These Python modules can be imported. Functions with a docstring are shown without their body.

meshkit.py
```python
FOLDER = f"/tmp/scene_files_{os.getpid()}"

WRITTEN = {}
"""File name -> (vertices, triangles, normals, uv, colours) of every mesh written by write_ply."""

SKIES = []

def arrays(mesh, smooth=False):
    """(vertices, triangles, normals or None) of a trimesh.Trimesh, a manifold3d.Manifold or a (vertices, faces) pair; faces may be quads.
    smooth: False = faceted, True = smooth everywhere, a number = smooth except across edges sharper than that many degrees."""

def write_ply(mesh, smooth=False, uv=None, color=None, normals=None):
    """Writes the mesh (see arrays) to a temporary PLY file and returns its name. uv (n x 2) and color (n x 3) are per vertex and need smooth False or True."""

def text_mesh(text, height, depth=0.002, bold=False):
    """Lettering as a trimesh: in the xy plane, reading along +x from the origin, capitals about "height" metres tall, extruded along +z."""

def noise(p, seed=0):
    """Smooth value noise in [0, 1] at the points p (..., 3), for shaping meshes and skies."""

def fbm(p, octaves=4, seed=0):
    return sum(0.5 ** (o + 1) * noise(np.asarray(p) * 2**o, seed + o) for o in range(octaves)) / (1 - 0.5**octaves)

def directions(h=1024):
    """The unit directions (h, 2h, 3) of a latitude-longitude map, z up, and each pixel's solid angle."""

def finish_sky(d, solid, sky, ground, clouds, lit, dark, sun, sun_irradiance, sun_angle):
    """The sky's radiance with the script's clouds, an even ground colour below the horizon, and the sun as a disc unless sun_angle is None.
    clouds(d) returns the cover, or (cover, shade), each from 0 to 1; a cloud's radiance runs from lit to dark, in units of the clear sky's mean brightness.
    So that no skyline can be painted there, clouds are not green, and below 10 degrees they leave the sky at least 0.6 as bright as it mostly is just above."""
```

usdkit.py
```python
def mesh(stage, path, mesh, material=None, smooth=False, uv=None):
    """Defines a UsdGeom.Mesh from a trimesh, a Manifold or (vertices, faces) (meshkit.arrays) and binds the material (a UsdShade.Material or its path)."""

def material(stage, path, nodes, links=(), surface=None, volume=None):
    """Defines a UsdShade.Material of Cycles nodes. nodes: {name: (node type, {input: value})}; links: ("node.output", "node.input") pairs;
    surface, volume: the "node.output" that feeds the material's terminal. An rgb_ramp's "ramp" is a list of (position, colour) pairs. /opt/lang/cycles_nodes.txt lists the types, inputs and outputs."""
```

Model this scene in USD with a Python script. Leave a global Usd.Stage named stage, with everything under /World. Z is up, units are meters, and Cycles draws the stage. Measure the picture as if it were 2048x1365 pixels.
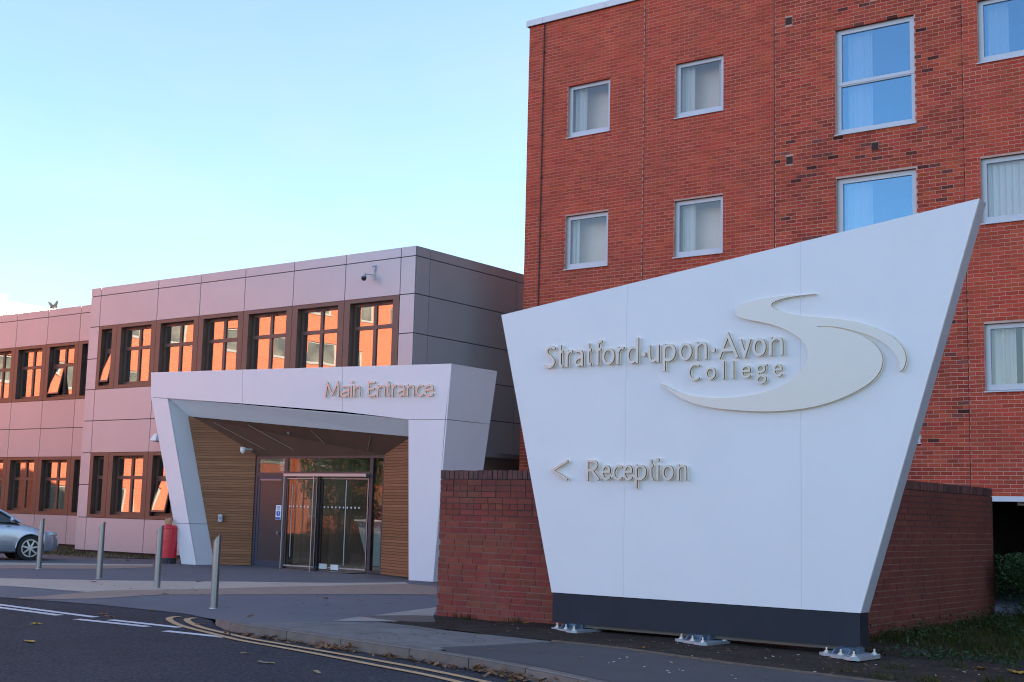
import math, random
import numpy as np, trimesh, usdkit, meshkit
from pxr import Usd, UsdGeom, UsdLux, UsdShade, Gf, Sdf, Vt
from shapely.geometry import Polygon, LineString, Point, box as sbox, MultiPolygon
from shapely.ops import unary_union
import manifold3d as m3

# World: X runs along the facades (to the right), Y runs away from the road into the buildings, Z up, metres.
stage = Usd.Stage.CreateInMemory()
UsdGeom.SetStageUpAxis(stage, UsdGeom.Tokens.z)
UsdGeom.Xform.Define(stage, '/World')
UsdGeom.Scope.Define(stage, '/World/Looks')
rng = random.Random(7)
nrng = np.random.default_rng(11)

# ------------------------------------------------------------------ camera
EYE = 1.3
HEAD, PITCH, ROLL = math.radians(36.96), math.radians(7.503), math.radians(1.437)
fwd0 = np.array([-math.sin(HEAD), math.cos(HEAD), 0.0]); rgt0 = np.array([math.cos(HEAD), math.sin(HEAD), 0.0]); up0 = np.array([0, 0, 1.0])
FWD = fwd0 * math.cos(PITCH) + up0 * math.sin(PITCH); UPP = up0 * math.cos(PITCH) - fwd0 * math.sin(PITCH)
RGT = rgt0 * math.cos(ROLL) + UPP * math.sin(ROLL); UPV = UPP * math.cos(ROLL) - rgt0 * math.sin(ROLL)
cam = UsdGeom.Camera.Define(stage, '/World/camera')
cam.CreateHorizontalApertureAttr(36.0); cam.CreateVerticalApertureAttr(36.0 * 682 / 1024)
cam.CreateFocalLengthAttr(36.0 * 2634.3 / 2048)
cam.CreateClippingRangeAttr(Gf.Vec2f(0.05, 2000))
mtx = Gf.Matrix4d(*RGT, 0, *UPV, 0, *(-FWD), 0, 0, 0, EYE, 1)
cam.AddTransformOp().Set(mtx)
cam.CreateExposureAttr(2.2)

# ------------------------------------------------------------------ sky and sun
SUN = np.array([0.69, 0.72, 0.0]); SUN /= np.linalg.norm(SUN)
ELEV = math.radians(15.0)
SUND = np.array([SUN[0] * math.cos(ELEV), SUN[1] * math.cos(ELEV), math.sin(ELEV)])
SKY_STRENGTH = 0.10
usdkit.material(stage, '/World/Looks/sky', {
    'sky': ('sky_texture', {'sky_type': 'single_scattering', 'sun_disc': False, 'sun_elevation': ELEV, 'sun_rotation': math.atan2(SUN[0], SUN[1]), 'altitude': 100.0, 'air_density': 1.0, 'aerosol_density': 1.3, 'ozone_density': 2.6}),
    'tc': ('texture_coordinate', {}), 'sp': ('separate_xyz', {}), 'za': ('math', {'math_type': 'add', 'value2': 0.22}), 'zm': ('math', {'math_type': 'maximum', 'value2': 0.05}),
    'dx': ('math', {'math_type': 'divide'}), 'dy': ('math', {'math_type': 'divide'}), 'cv': ('combine_xyz', {'z': 3.7}),
    'cn': ('noise_texture', {'scale': 0.9, 'detail': 6.0, 'roughness': 0.55, 'distortion': 0.3}), 'cr': ('rgb_ramp', {'ramp': [(0, (0, 0, 0)), (0.46, (0, 0, 0)), (0.62, (0.16, 0.16, 0.16)), (0.8, (0.40, 0.40, 0.40)), (1, (0.40, 0.40, 0.40))]}),
    'cm': ('mix', {'color2': (2.3, 1.95, 1.95)}),
    'bg': ('background_shader', {'strength': SKY_STRENGTH})},
    [('tc.generated', 'sp.vector'), ('sp.z', 'za.value1'), ('za.value', 'zm.value1'), ('sp.x', 'dx.value1'), ('zm.value', 'dx.value2'), ('sp.y', 'dy.value1'), ('zm.value', 'dy.value2'), ('dx.value', 'cv.x'), ('dy.value', 'cv.y'),
     ('cv.vector', 'cn.vector'), ('cn.fac', 'cr.fac'), ('cr.color', 'cm.fac'), ('sky.color', 'cm.color1'), ('cm.color', 'bg.color')], surface='bg.background')
dome = UsdLux.DomeLight.Define(stage, '/World/sky')
UsdShade.MaterialBindingAPI.Apply(dome.GetPrim()).Bind(UsdShade.Material.Get(stage, '/World/Looks/sky'))
dome.GetPrim().SetCustomDataByKey('kind', 'structure')
sun = UsdLux.DistantLight.Define(stage, '/World/sun')
sun.CreateIntensityAttr(1.2); sun.CreateAngleAttr(0.53); sun.CreateNormalizeAttr(True); sun.CreateColorAttr(Gf.Vec3f(1.0, 0.86, 0.70))
zx = SUND; xx = np.cross([0, 0, 1.0], zx); xx /= np.linalg.norm(xx); yx = np.cross(zx, xx)
sun.AddTransformOp().Set(Gf.Matrix4d(*xx, 0, *yx, 0, *zx, 0, 0, 0, 0, 1))

# ------------------------------------------------------------------ materials
def mat(name, color, rough=0.6, metal=0.0, color2=None, scale=6.0, detail=4.0, spec=0.5, bump=0.0, bscale=60.0, bdist=0.004, island=0.0, hue=0.0, stretch=None, ramp=(0.35, 0.65), translucent=0.0, fine=None, fscale=300.0, coat=0.0, dirt=None, cell=False):
    """Principled with noise between two colours, optional per-piece variation (island), bump and fine grain."""
    n = {'g': ('geometry', {}), 'p': ('principled_bsdf', {'roughness': rough, 'metallic': metal, 'specular_ior_level': spec, 'base_color': color, 'coat_weight': coat})}
    l = []; vec = 'g.position'
    if stretch:
        n['map'] = ('mapping', {'mapping_type': 'point', 'scale': stretch}); l.append(('g.position', 'map.vector')); vec = 'map.vector'
    col = None
    if color2 is not None:
        n['n'] = ('noise_texture', {'scale': scale, 'detail': detail, 'roughness': 0.6}); n['r'] = ('rgb_ramp', {'ramp': [(0, color), (ramp[0], color), (ramp[1], color2), (1, color2)]})
        l += [(vec, 'n.vector'), ('n.fac', 'r.fac')]; col = 'r.color'
    if fine is not None:
        n['fn'] = ('noise_texture', {'scale': fscale, 'detail': 2.0}); n['fr'] = ('rgb_ramp', {'ramp': [(0, (1 - fine,) * 3), (0.35, (1 - fine,) * 3), (0.65, (1 + fine,) * 3), (1, (1 + fine,) * 3)]})
        n['fm'] = ('mix', {'mix_type': 'multiply', 'fac': 1.0, 'color1': color})
        l += [(vec, 'fn.vector'), ('fn.fac', 'fr.fac'), ('fr.color', 'fm.color2')]
        if col: l.append((col, 'fm.color1'))
        col = 'fm.color'
    if dirt is not None:
        n['dn'] = ('noise_texture', {'scale': dirt[1], 'detail': 5.0, 'roughness': 0.65}); n['dr'] = ('rgb_ramp', {'ramp': [(0, (0, 0, 0)), (0.52, (0, 0, 0)), (0.75, (dirt[2],) * 3), (1, (dirt[2],) * 3)]})
        n['dm'] = ('mix', {'color1': color, 'color2': dirt[0]})
        l += [('g.position', 'dn.vector'), ('dn.fac', 'dr.fac'), ('dr.color', 'dm.fac')]
        if col: l.append((col, 'dm.color1'))
        col = 'dm.color'
    if island:
        n['mr'] = ('map_range', {'from_min': 0.0, 'from_max': 1.0, 'to_min': 1 - island, 'to_max': 1 + island})
        n['hs'] = ('hsv', {'color': color}); n['oi'] = ('object_info', {}); n['ra'] = ('math', {'math_type': 'add'}); n['rf'] = ('math', {'math_type': 'fraction'})
        if cell:        # one random value per brick of the facade's stretcher bond
            n.update({'sx': ('separate_xyz', {}), 'rz': ('math', {'math_type': 'multiply_add', 'value2': -1 / 0.075, 'value3': 12.70 / 0.075}), 'rr': ('math', {'math_type': 'floor'}), 'rm': ('math', {'math_type': 'floored_modulo', 'value2': 2.0}), 'rh': ('math', {'math_type': 'multiply_add', 'value2': -0.5, 'value3': 17.77 / 0.225}),
                      'cx': ('math', {'math_type': 'multiply_add', 'value2': 1 / 0.225}), 'cf': ('math', {'math_type': 'floor'}), 'cc': ('combine_xyz', {}), 'cw': ('white_noise_texture', {'dimensions': '2D'})})
            l += [('g.position', 'sx.vector'), ('sx.z', 'rz.value1'), ('rz.value', 'rr.value1'), ('rr.value', 'rm.value1'), ('rm.value', 'rh.value1'), ('sx.x', 'cx.value1'), ('rh.value', 'cx.value3'), ('cx.value', 'cf.value1'), ('cf.value', 'cc.x'), ('rr.value', 'cc.y'), ('cc.vector', 'cw.vector'), ('cw.value', 'ra.value1'), ('ra.value', 'rf.value1'), ('rf.value', 'mr.value'), ('mr.result', 'hs.value')]
            n['ra'] = ('math', {'math_type': 'add', 'value2': 0.0}); del n['oi']
        else:
            l += [('g.random_per_island', 'ra.value1'), ('oi.random', 'ra.value2'), ('ra.value', 'rf.value1'), ('rf.value', 'mr.value'), ('mr.result', 'hs.value')]
        if hue:
            n['wn'] = ('white_noise_texture', {'dimensions': '1D'}); n['mh'] = ('map_range', {'from_min': 0.0, 'from_max': 1.0, 'to_min': 0.5 - hue, 'to_max': 0.5 + hue})
            l += [('rf.value', 'wn.w'), ('wn.value', 'mh.value'), ('mh.result', 'hs.hue')]
        if col: l.append((col, 'hs.color'))
        col = 'hs.color'
    if col: l.append((col, 'p.base_color'))
    if bump:
        n['bn'] = ('noise_texture', {'scale': bscale, 'detail': 4.0}); n['b'] = ('bump', {'strength': bump, 'distance': bdist})
        l += [(vec, 'bn.vector'), ('bn.fac', 'b.height'), ('b.normal', 'p.normal')]
    surf = 'p.BSDF'
    if translucent:
        n['t'] = ('translucent_bsdf', {'color': color}); n['mx'] = ('mix_closure', {'fac': translucent})
        if col: l.append((col, 't.color'))
        l += [('p.BSDF', 'mx.closure1'), ('t.BSDF', 'mx.closure2')]; surf = 'mx.closure'
    return usdkit.material(stage, '/World/Looks/' + name, n, l, surface=surf)

def glass_mat(name, base, gain, tint=(0.85, 0.88, 0.88), wobble=0.0, sheen=(1, 1, 1)):
    """Window glass: see-through, mirror-like by a Schlick curve (base at normal incidence)."""
    n = {'f': ('layer_weight', {'blend': 0.5}), 'w': ('math', {'math_type': 'power', 'value2': 4.0}), 'm': ('math', {'math_type': 'multiply_add', 'value2': gain, 'value3': base, 'use_clamp': True}), 't': ('transparent_bsdf', {'color': tint}), 'gl': ('glossy_bsdf', {'color': sheen, 'roughness': 0.0}), 'x': ('mix_closure', {})}
    l = [('f.facing', 'w.value1'), ('w.value', 'm.value1'), ('m.value', 'x.fac'), ('t.BSDF', 'x.closure1'), ('gl.BSDF', 'x.closure2')]
    if wobble:
        n['g'] = ('geometry', {}); n['wn'] = ('noise_texture', {'scale': 1.1, 'detail': 1.0}); n['b'] = ('bump', {'strength': wobble, 'distance': 0.02})
        l += [('g.position', 'wn.vector'), ('wn.fac', 'b.height'), ('b.normal', 'gl.normal')]
    return usdkit.material(stage, '/World/Looks/' + name, n, l, surface='x.closure')

M = {}
M['white_panel'] = mat('white_panel', (0.665, 0.645, 0.675), 0.32, color2=(0.65, 0.63, 0.66), scale=1.2, dirt=((0.50, 0.48, 0.48), 0.9, 0.10))
M['panel_edge'] = mat('panel_edge', (0.36, 0.385, 0.45), 0.4)
M['porch_white'] = mat('porch_white', (0.65, 0.635, 0.665), 0.30, color2=(0.63, 0.615, 0.645), scale=1.0)
M['plinth_navy'] = mat('plinth_navy', (0.012, 0.016, 0.026), 0.55, color2=(0.015, 0.019, 0.030), scale=3, spec=0.25)
M['steel_letter'] = mat('steel_letter', (0.455, 0.415, 0.395), 0.36, metal=0.5, color2=(0.435, 0.40, 0.385), scale=8, stretch=(1, 1, 14))
M['steel_emblem'] = mat('steel_emblem', (0.505, 0.455, 0.435), 0.36, metal=0.5, color2=(0.485, 0.44, 0.422), scale=8, stretch=(1, 1, 14))
M['letter_cream'] = usdkit.material(stage, '/World/Looks/letter_cream', {'p': ('principled_bsdf', {'base_color': (0.80, 0.74, 0.60), 'roughness': 0.35, 'emission_color': (1.0, 0.90, 0.70), 'emission_strength': 0.035})}, surface='p.BSDF')   # halo-lit acrylic behind each steel face
M['steel_edge'] = mat('steel_edge', (0.085, 0.075, 0.065), 0.5)
M['galvanised'] = mat('galvanised', (0.26, 0.29, 0.33), 0.5, metal=0.4, color2=(0.36, 0.385, 0.42), scale=40)
M['bolt_zinc'] = mat('bolt_zinc', (0.62, 0.62, 0.60), 0.35, metal=0.7)
M['steel_beam'] = mat('steel_beam', (0.10, 0.085, 0.075), 0.7)
M['bollard_steel'] = mat('bollard_steel', (0.36, 0.38, 0.415), 0.26, metal=0.9, color2=(0.32, 0.335, 0.365), scale=30, stretch=(1, 1, 0.05))
M['cladding'] = mat('cladding', (0.365, 0.378, 0.405), 0.30, metal=0.2, island=0.035, color2=(0.35, 0.36, 0.385), scale=0.8)
M['brown_frame'] = mat('brown_frame', (0.115, 0.058, 0.043), 0.42, color2=(0.10, 0.052, 0.04), scale=4)
M['brown_inner'] = mat('brown_inner', (0.10, 0.055, 0.042), 0.42)
M['reveal_dark'] = mat('reveal_dark', (0.030, 0.030, 0.040), 0.5)
M['backing'] = mat('backing', (0.022, 0.018, 0.018), 0.8)
M['interior'] = mat('interior', (0.16, 0.15, 0.15), 0.8)
M['interior_light'] = mat('interior_light', (0.20, 0.18, 0.175), 0.8, color2=(0.17, 0.155, 0.15), scale=1.5)
M['curtain'] = mat('curtain', (0.86, 0.82, 0.76), 0.8, translucent=0.3)
M['roller_beige'] = mat('roller_beige', (0.84, 0.62, 0.48), 0.85, color2=(0.74, 0.54, 0.42), scale=1.2)
M['blind'] = mat('blind', (0.88, 0.87, 0.84), 0.7, translucent=0.25)
M['glass_main'] = glass_mat('glass_main', 0.36, 0.6, (0.55, 0.55, 0.57), wobble=0.05)
M['glass_brick'] = glass_mat('glass_brick', 0.20, 0.6, (0.86, 0.86, 0.86), wobble=0.03, sheen=(0.46, 0.74, 1.0))
M['glass_plain'] = glass_mat('glass_plain', 0.045, 0.5, (0.96, 0.96, 0.96), wobble=0.03)
M['glass_door'] = glass_mat('glass_door', 0.045, 0.7, (0.82, 0.86, 0.85))
M['door_dark'] = mat('door_dark', (0.022, 0.024, 0.032), 0.35)
M['door_panel'] = mat('door_panel', (0.040, 0.028, 0.028), 0.3, color2=(0.03, 0.022, 0.024), scale=12, stretch=(0.1, 0.1, 3))
M['chrome'] = mat('chrome', (0.34, 0.355, 0.38), 0.32, metal=0.6)
M['alu_frame'] = mat('alu_frame', (0.50, 0.50, 0.54), 0.42, metal=0.15)
M['brick_orange'] = mat('brick_orange', (0.475, 0.074, 0.040), 0.9, color2=(0.395, 0.071, 0.041), scale=0.9, island=0.16, hue=0.004, cell=True, fine=0.15, fscale=90, spec=0.12, dirt=((0.29, 0.062, 0.042), 0.55, 0.5))
M['brick_red'] = mat('brick_red', (0.425, 0.070, 0.037), 0.9, color2=(0.325, 0.058, 0.036), scale=1.6, island=0.27, hue=0.005, cell=True, fine=0.15, fscale=90, spec=0.12)
M['brick_burnt'] = mat('brick_burnt', (0.155, 0.045, 0.036), 0.9, island=0.55, cell=True, spec=0.1)
M['mortar'] = mat('mortar', (0.58, 0.36, 0.30), 0.95, color2=(0.42, 0.23, 0.19), scale=1.5, spec=0.1)
M['mortar_pale'] = mat('mortar_pale', (0.60, 0.40, 0.34), 0.95, color2=(0.42, 0.26, 0.215), scale=1.5, spec=0.1)
M['mortar_dark'] = mat('mortar_dark', (0.17, 0.105, 0.085), 0.95, color2=(0.24, 0.165, 0.14), scale=2.0)
M['wall_brick'] = mat('wall_brick', (0.225, 0.050, 0.034), 0.9, color2=(0.165, 0.042, 0.032), scale=1.2, island=0.12, hue=0.008, fine=0.2, fscale=70, spec=0.25, bump=0.4, bscale=80, dirt=((0.24, 0.12, 0.095), 2.2, 0.30))
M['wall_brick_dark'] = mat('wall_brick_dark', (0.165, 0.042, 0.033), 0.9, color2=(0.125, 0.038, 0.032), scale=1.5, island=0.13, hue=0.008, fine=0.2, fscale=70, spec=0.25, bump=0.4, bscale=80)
M['coping_brick'] = mat('coping_brick', (0.135, 0.042, 0.034), 0.85, color2=(0.06, 0.032, 0.03), scale=5, island=0.3, fine=0.2, fscale=70, bump=0.4)
M['wall_mortar'] = mat('wall_mortar', (0.23, 0.135, 0.11), 0.95, color2=(0.13, 0.08, 0.07), scale=1.6)
M['wall_mortar_black'] = mat('wall_mortar_black', (0.045, 0.032, 0.03), 0.95)
M['render_white'] = mat('render_white', (0.80, 0.79, 0.77), 0.7)
M['fascia_white'] = mat('fascia_white', (0.62, 0.62, 0.66), 0.5)
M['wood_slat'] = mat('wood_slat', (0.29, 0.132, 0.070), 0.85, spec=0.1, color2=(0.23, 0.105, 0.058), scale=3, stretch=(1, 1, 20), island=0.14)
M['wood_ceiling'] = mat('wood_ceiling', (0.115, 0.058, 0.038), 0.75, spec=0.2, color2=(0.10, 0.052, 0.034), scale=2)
M['groove'] = mat('groove', (0.22, 0.15, 0.115), 0.7)
M['asphalt'] = mat('asphalt', (0.017, 0.021, 0.030), 0.9, color2=(0.026, 0.031, 0.041), scale=0.9, fine=0.55, fscale=30, bump=1.0, bscale=40, bdist=0.02, spec=0.3, dirt=((0.14, 0.14, 0.15), 34.0, 0.7))
M['tarmac'] = mat('tarmac', (0.060, 0.058, 0.063), 0.88, color2=(0.050, 0.049, 0.053), scale=1.6, fine=0.3, fscale=150, bump=0.5, bscale=160, bdist=0.006)
M['plaza'] = mat('plaza', (0.112, 0.118, 0.138), 0.8, color2=(0.098, 0.105, 0.124), scale=0.9, fine=0.14, fscale=120, bump=0.25, bscale=150, dirt=((0.07, 0.070, 0.078), 1.3, 0.5))
M['beige'] = mat('beige', (0.46, 0.385, 0.315), 0.85, color2=(0.41, 0.345, 0.285), scale=2.0, fine=0.16, fscale=120, dirt=((0.27, 0.22, 0.18), 3.5, 0.4))
M['buff'] = mat('buff', (0.30, 0.215, 0.165), 0.85, color2=(0.265, 0.19, 0.15), scale=2.0, fine=0.16, fscale=120, dirt=((0.2, 0.15, 0.12), 3.5, 0.4))
M['wedge_stone'] = mat('wedge_stone', (0.33, 0.305, 0.27), 0.85, color2=(0.27, 0.25, 0.22), scale=4, fine=0.15)
M['brown_paving'] = mat('brown_paving', (0.125, 0.10, 0.09), 0.9, color2=(0.10, 0.083, 0.075), scale=3, fine=0.2)
M['slab'] = mat('slab', (0.165, 0.160, 0.158), 0.85, color2=(0.125, 0.122, 0.120), scale=2.5, island=0.10, fine=0.15, dirt=((0.085, 0.075, 0.065), 3.0, 0.5))
M['kerb'] = mat('kerb', (0.155, 0.128, 0.115), 0.88, color2=(0.115, 0.095, 0.085), scale=5, island=0.10, fine=0.2, bump=0.5, bscale=90, dirt=((0.09, 0.075, 0.06), 4.0, 0.5))
M['soil'] = mat('soil', (0.070, 0.055, 0.047), 0.97, spec=0.05, color2=(0.048, 0.039, 0.034), scale=3.5, fine=0.35, fscale=60, bump=1.0, bscale=45, bdist=0.03)
M['ground'] = mat('ground', (0.07, 0.068, 0.062), 0.95, color2=(0.055, 0.06, 0.045), scale=0.2)
M['paint_white'] = mat('paint_white', (0.66, 0.66, 0.66), 0.7, fine=0.1, dirt=((0.06, 0.062, 0.068), 26.0, 0.95))
M['paint_yellow'] = mat('paint_yellow', (0.52, 0.32, 0.155), 0.75, fine=0.1, dirt=((0.06, 0.058, 0.056), 30.0, 0.95))
M['grass'] = mat('grass', (0.036, 0.058, 0.014), 0.9, spec=0.08, color2=(0.085, 0.075, 0.025), scale=3, translucent=0.3, island=0.3)
M['grass_base'] = mat('grass_base', (0.060, 0.068, 0.030), 0.95, color2=(0.085, 0.072, 0.045), scale=2, fine=0.4, fscale=40)
M['hedge_leaf'] = mat('hedge_leaf', (0.045, 0.110, 0.030), 0.5, translucent=0.3, island=0.4, hue=0.02)
M['bark'] = mat('bark', (0.16, 0.13, 0.10), 0.9)
M['leaf_yellow'] = mat('leaf_yellow', (0.55, 0.36, 0.035), 0.6, color2=(0.45, 0.25, 0.03), scale=40, translucent=0.2)
M['leaf_orange'] = mat('leaf_orange', (0.40, 0.16, 0.03), 0.6, color2=(0.3, 0.11, 0.03), scale=40, translucent=0.2)
M['leaf_tan'] = mat('leaf_tan', (0.36, 0.25, 0.13), 0.7, color2=(0.27, 0.18, 0.09), scale=40)
M['leaf_brown'] = mat('leaf_brown', (0.20, 0.082, 0.042), 0.8, island=0.5, hue=0.02)
M['litter_pale'] = mat('litter_pale', (0.55, 0.52, 0.48), 0.8, island=0.3)
M['bin_red'] = mat('bin_red', (0.66, 0.012, 0.030), 0.35, color2=(0.60, 0.012, 0.026), scale=4, coat=0.2)
M['bin_black'] = mat('bin_black', (0.02, 0.02, 0.024), 0.5)
M['bag_paper'] = mat('bag_paper', (0.46, 0.26, 0.13), 0.85, color2=(0.38, 0.21, 0.11), scale=20)
M['cctv_white'] = mat('cctv_white', (0.75, 0.75, 0.75), 0.35)
M['black_gloss'] = mat('black_gloss', (0.012, 0.014, 0.018), 0.12)
M['grey_mount'] = mat('grey_mount', (0.40, 0.42, 0.47), 0.4)
M['car_silver'] = mat('car_silver', (0.42, 0.44, 0.50), 0.30, metal=0.65, coat=0.6)
M['car_red'] = mat('car_red', (0.62, 0.030, 0.012), 0.3, coat=0.6)
M['car_glass'] = mat('car_glass', (0.014, 0.017, 0.019), 0.06, spec=0.8)
M['tyre'] = mat('tyre', (0.014, 0.014, 0.015), 0.75)
M['alloy'] = mat('alloy', (0.55, 0.55, 0.57), 0.3, metal=0.8)
M['lamp_lens'] = mat('lamp_lens', (0.42, 0.46, 0.50), 0.12, metal=0.3)
M['bird_grey'] = mat('bird_grey', (0.03, 0.03, 0.033), 0.7)
M['notice_white'] = mat('notice_white', (0.75, 0.76, 0.78), 0.5)
M['notice_blue'] = mat('notice_blue', (0.015, 0.11, 0.42), 0.5)
M['exit_green'] = mat('exit_green', (0.30, 0.45, 0.42), 0.5)
M['desk_blue'] = mat('desk_blue', (0.40, 0.52, 0.60), 0.4)
M['sign_yellow'] = mat('sign_yellow', (0.62, 0.60, 0.10), 0.5)
M['vent_brown'] = mat('vent_brown', (0.055, 0.026, 0.022), 0.8)
M['cable'] = mat('cable', (0.045, 0.02, 0.018), 0.6)
M['far_frame'] = mat('far_frame', (0.34, 0.33, 0.30), 0.6)
M['far_pane'] = mat('far_pane', (0.20, 0.19, 0.15), 0.2, color2=(0.08, 0.08, 0.075), scale=0.8, spec=0.8)
M['galv_dark'] = mat('galv_dark', (0.10, 0.135, 0.19), 0.5, metal=0.3)
M['dot_white'] = mat('dot_white', (0.6, 0.62, 0.63), 0.5)

def brick_tex(name, c1, c2, mortar):
    """Courses of brick for far-off walls: u along the wall, v up."""
    n = {'g': ('geometry', {}), 's': ('separate_xyz', {}), 'a': ('math', {'math_type': 'add'}), 'c': ('combine_xyz', {}), 'b': ('brick_texture', {'color1': c1, 'color2': c2, 'mortar': mortar, 'scale': 1.0, 'mortar_size': 0.006, 'brick_width': 0.225, 'row_height': 0.075, 'bias': -0.1}), 'p': ('principled_bsdf', {'roughness': 0.85, 'specular_ior_level': 0.25})}
    l = [('g.position', 's.vector'), ('s.x', 'a.value1'), ('s.y', 'a.value2'), ('a.value', 'c.x'), ('s.z', 'c.y'), ('c.vector', 'b.vector'), ('b.color', 'p.base_color')]
    return usdkit.material(stage, '/World/Looks/' + name, n, l, surface='p.BSDF')
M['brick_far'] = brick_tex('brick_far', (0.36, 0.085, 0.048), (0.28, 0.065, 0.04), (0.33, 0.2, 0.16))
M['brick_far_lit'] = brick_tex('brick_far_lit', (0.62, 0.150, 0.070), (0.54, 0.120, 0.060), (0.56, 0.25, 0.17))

# ------------------------------------------------------------------ scene-building helpers
used = {}
def numbered(parent, name):
    k = used.get((parent, name), 0); used[(parent, name)] = k + 1
    return f'{parent}/{name}' if k == 0 else f'{parent}/{name}_{k:03d}'
def data(prim, **kw):
    for k, v in kw.items():
        if v: prim.SetCustomDataByKey(k, v)
def thing(name, label, cat, group=None, loc=(0, 0, 0), rotz=0.0, kind=None):
    p = numbered('/World', name); x = UsdGeom.Xform.Define(stage, p)
    if any(loc) or rotz:
        x.AddTranslateOp().Set(Gf.Vec3d(*map(float, loc)))
        if rotz: x.AddRotateZOp().Set(float(rotz))
    data(x.GetPrim(), label=label, category=cat, group=group, kind=kind)
    return p
def structure(name, label=None):
    p = numbered('/World', name); x = UsdGeom.Xform.Define(stage, p)
    data(x.GetPrim(), kind='structure', label=label); return p
def part(parent, name, mesh, material, smooth=False, label=None, kind=None):
    p = numbered(parent, name)
    m = usdkit.mesh(stage, p, mesh, M[material] if isinstance(material, str) else material, smooth=smooth)
    data(m.GetPrim(), label=label, kind=kind); return p
def solo(name, mesh, material, label=None, cat=None, group=None, kind=None, smooth=False):
    p = part('/World', name, mesh, material, smooth); data(stage.GetPrimAtPath(p), label=label, category=cat, group=group, kind=kind); return p
def copy_of(src, name, label, group, loc, rotz=0.0, scale=1.0, cat=None):
    p = numbered('/World', name); x = UsdGeom.Xform.Define(stage, p)
    x.GetPrim().GetReferences().AddInternalReference(src)
    x.GetPrim().SetInstanceable(True)
    x.ClearXformOpOrder()
    x.AddTranslateOp(opSuffix='at').Set(Gf.Vec3d(*map(float, loc))); x.AddRotateZOp(opSuffix='turn').Set(float(rotz))
    if scale != 1.0: x.AddScaleOp(opSuffix='size').Set(Gf.Vec3f(scale, scale, scale))
    data(x.GetPrim(), label=label, group=group, category=cat); return p

BF = np.array([[0, 3, 2], [0, 2, 1], [4, 5, 6], [4, 6, 7], [0, 1, 5], [0, 5, 4], [1, 2, 6], [1, 6, 5], [2, 3, 7], [2, 7, 6], [3, 0, 4], [3, 4, 7]])
def bx(x0, x1, y0, y1, z0, z1):
    v = np.array([[x0, y0, z0], [x1, y0, z0], [x1, y1, z0], [x0, y1, z0], [x0, y0, z1], [x1, y0, z1], [x1, y1, z1], [x0, y1, z1]], float)
    return v, BF.copy()
def hexa(bottom4, top4):
    """Box from 4 bottom and 4 top corners, both counter-clockwise seen from above."""
    return np.array(list(bottom4) + list(top4), float), BF.copy()
def join(ms):
    vs, fs, k = [], [], 0
    for m in ms:
        if hasattr(m, 'vertices'): m = (np.asarray(m.vertices), np.asarray(m.faces))
        vs.append(np.asarray(m[0], float)); fs.append(np.asarray(m[1]) + k); k += len(m[0])
    return np.vstack(vs), np.vstack(fs)
def flat(poly, depth):
    """Extrude a shapely polygon by depth along +z."""
    gs = [g for g in getattr(poly, 'geoms', [poly]) if g.geom_type == 'Polygon' and g.area > 1e-7]
    return join([trimesh.creation.extrude_polygon(g, depth, engine='earcut') for g in gs])
def upright(poly, yfront, depth):
    """A polygon drawn in (x, z), standing with its front at yfront and its back at yfront + depth."""
    v, f = flat(poly, depth); v = np.array(v)
    return np.stack([v[:, 0], yfront + depth - v[:, 2], v[:, 1]], 1), f
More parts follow.
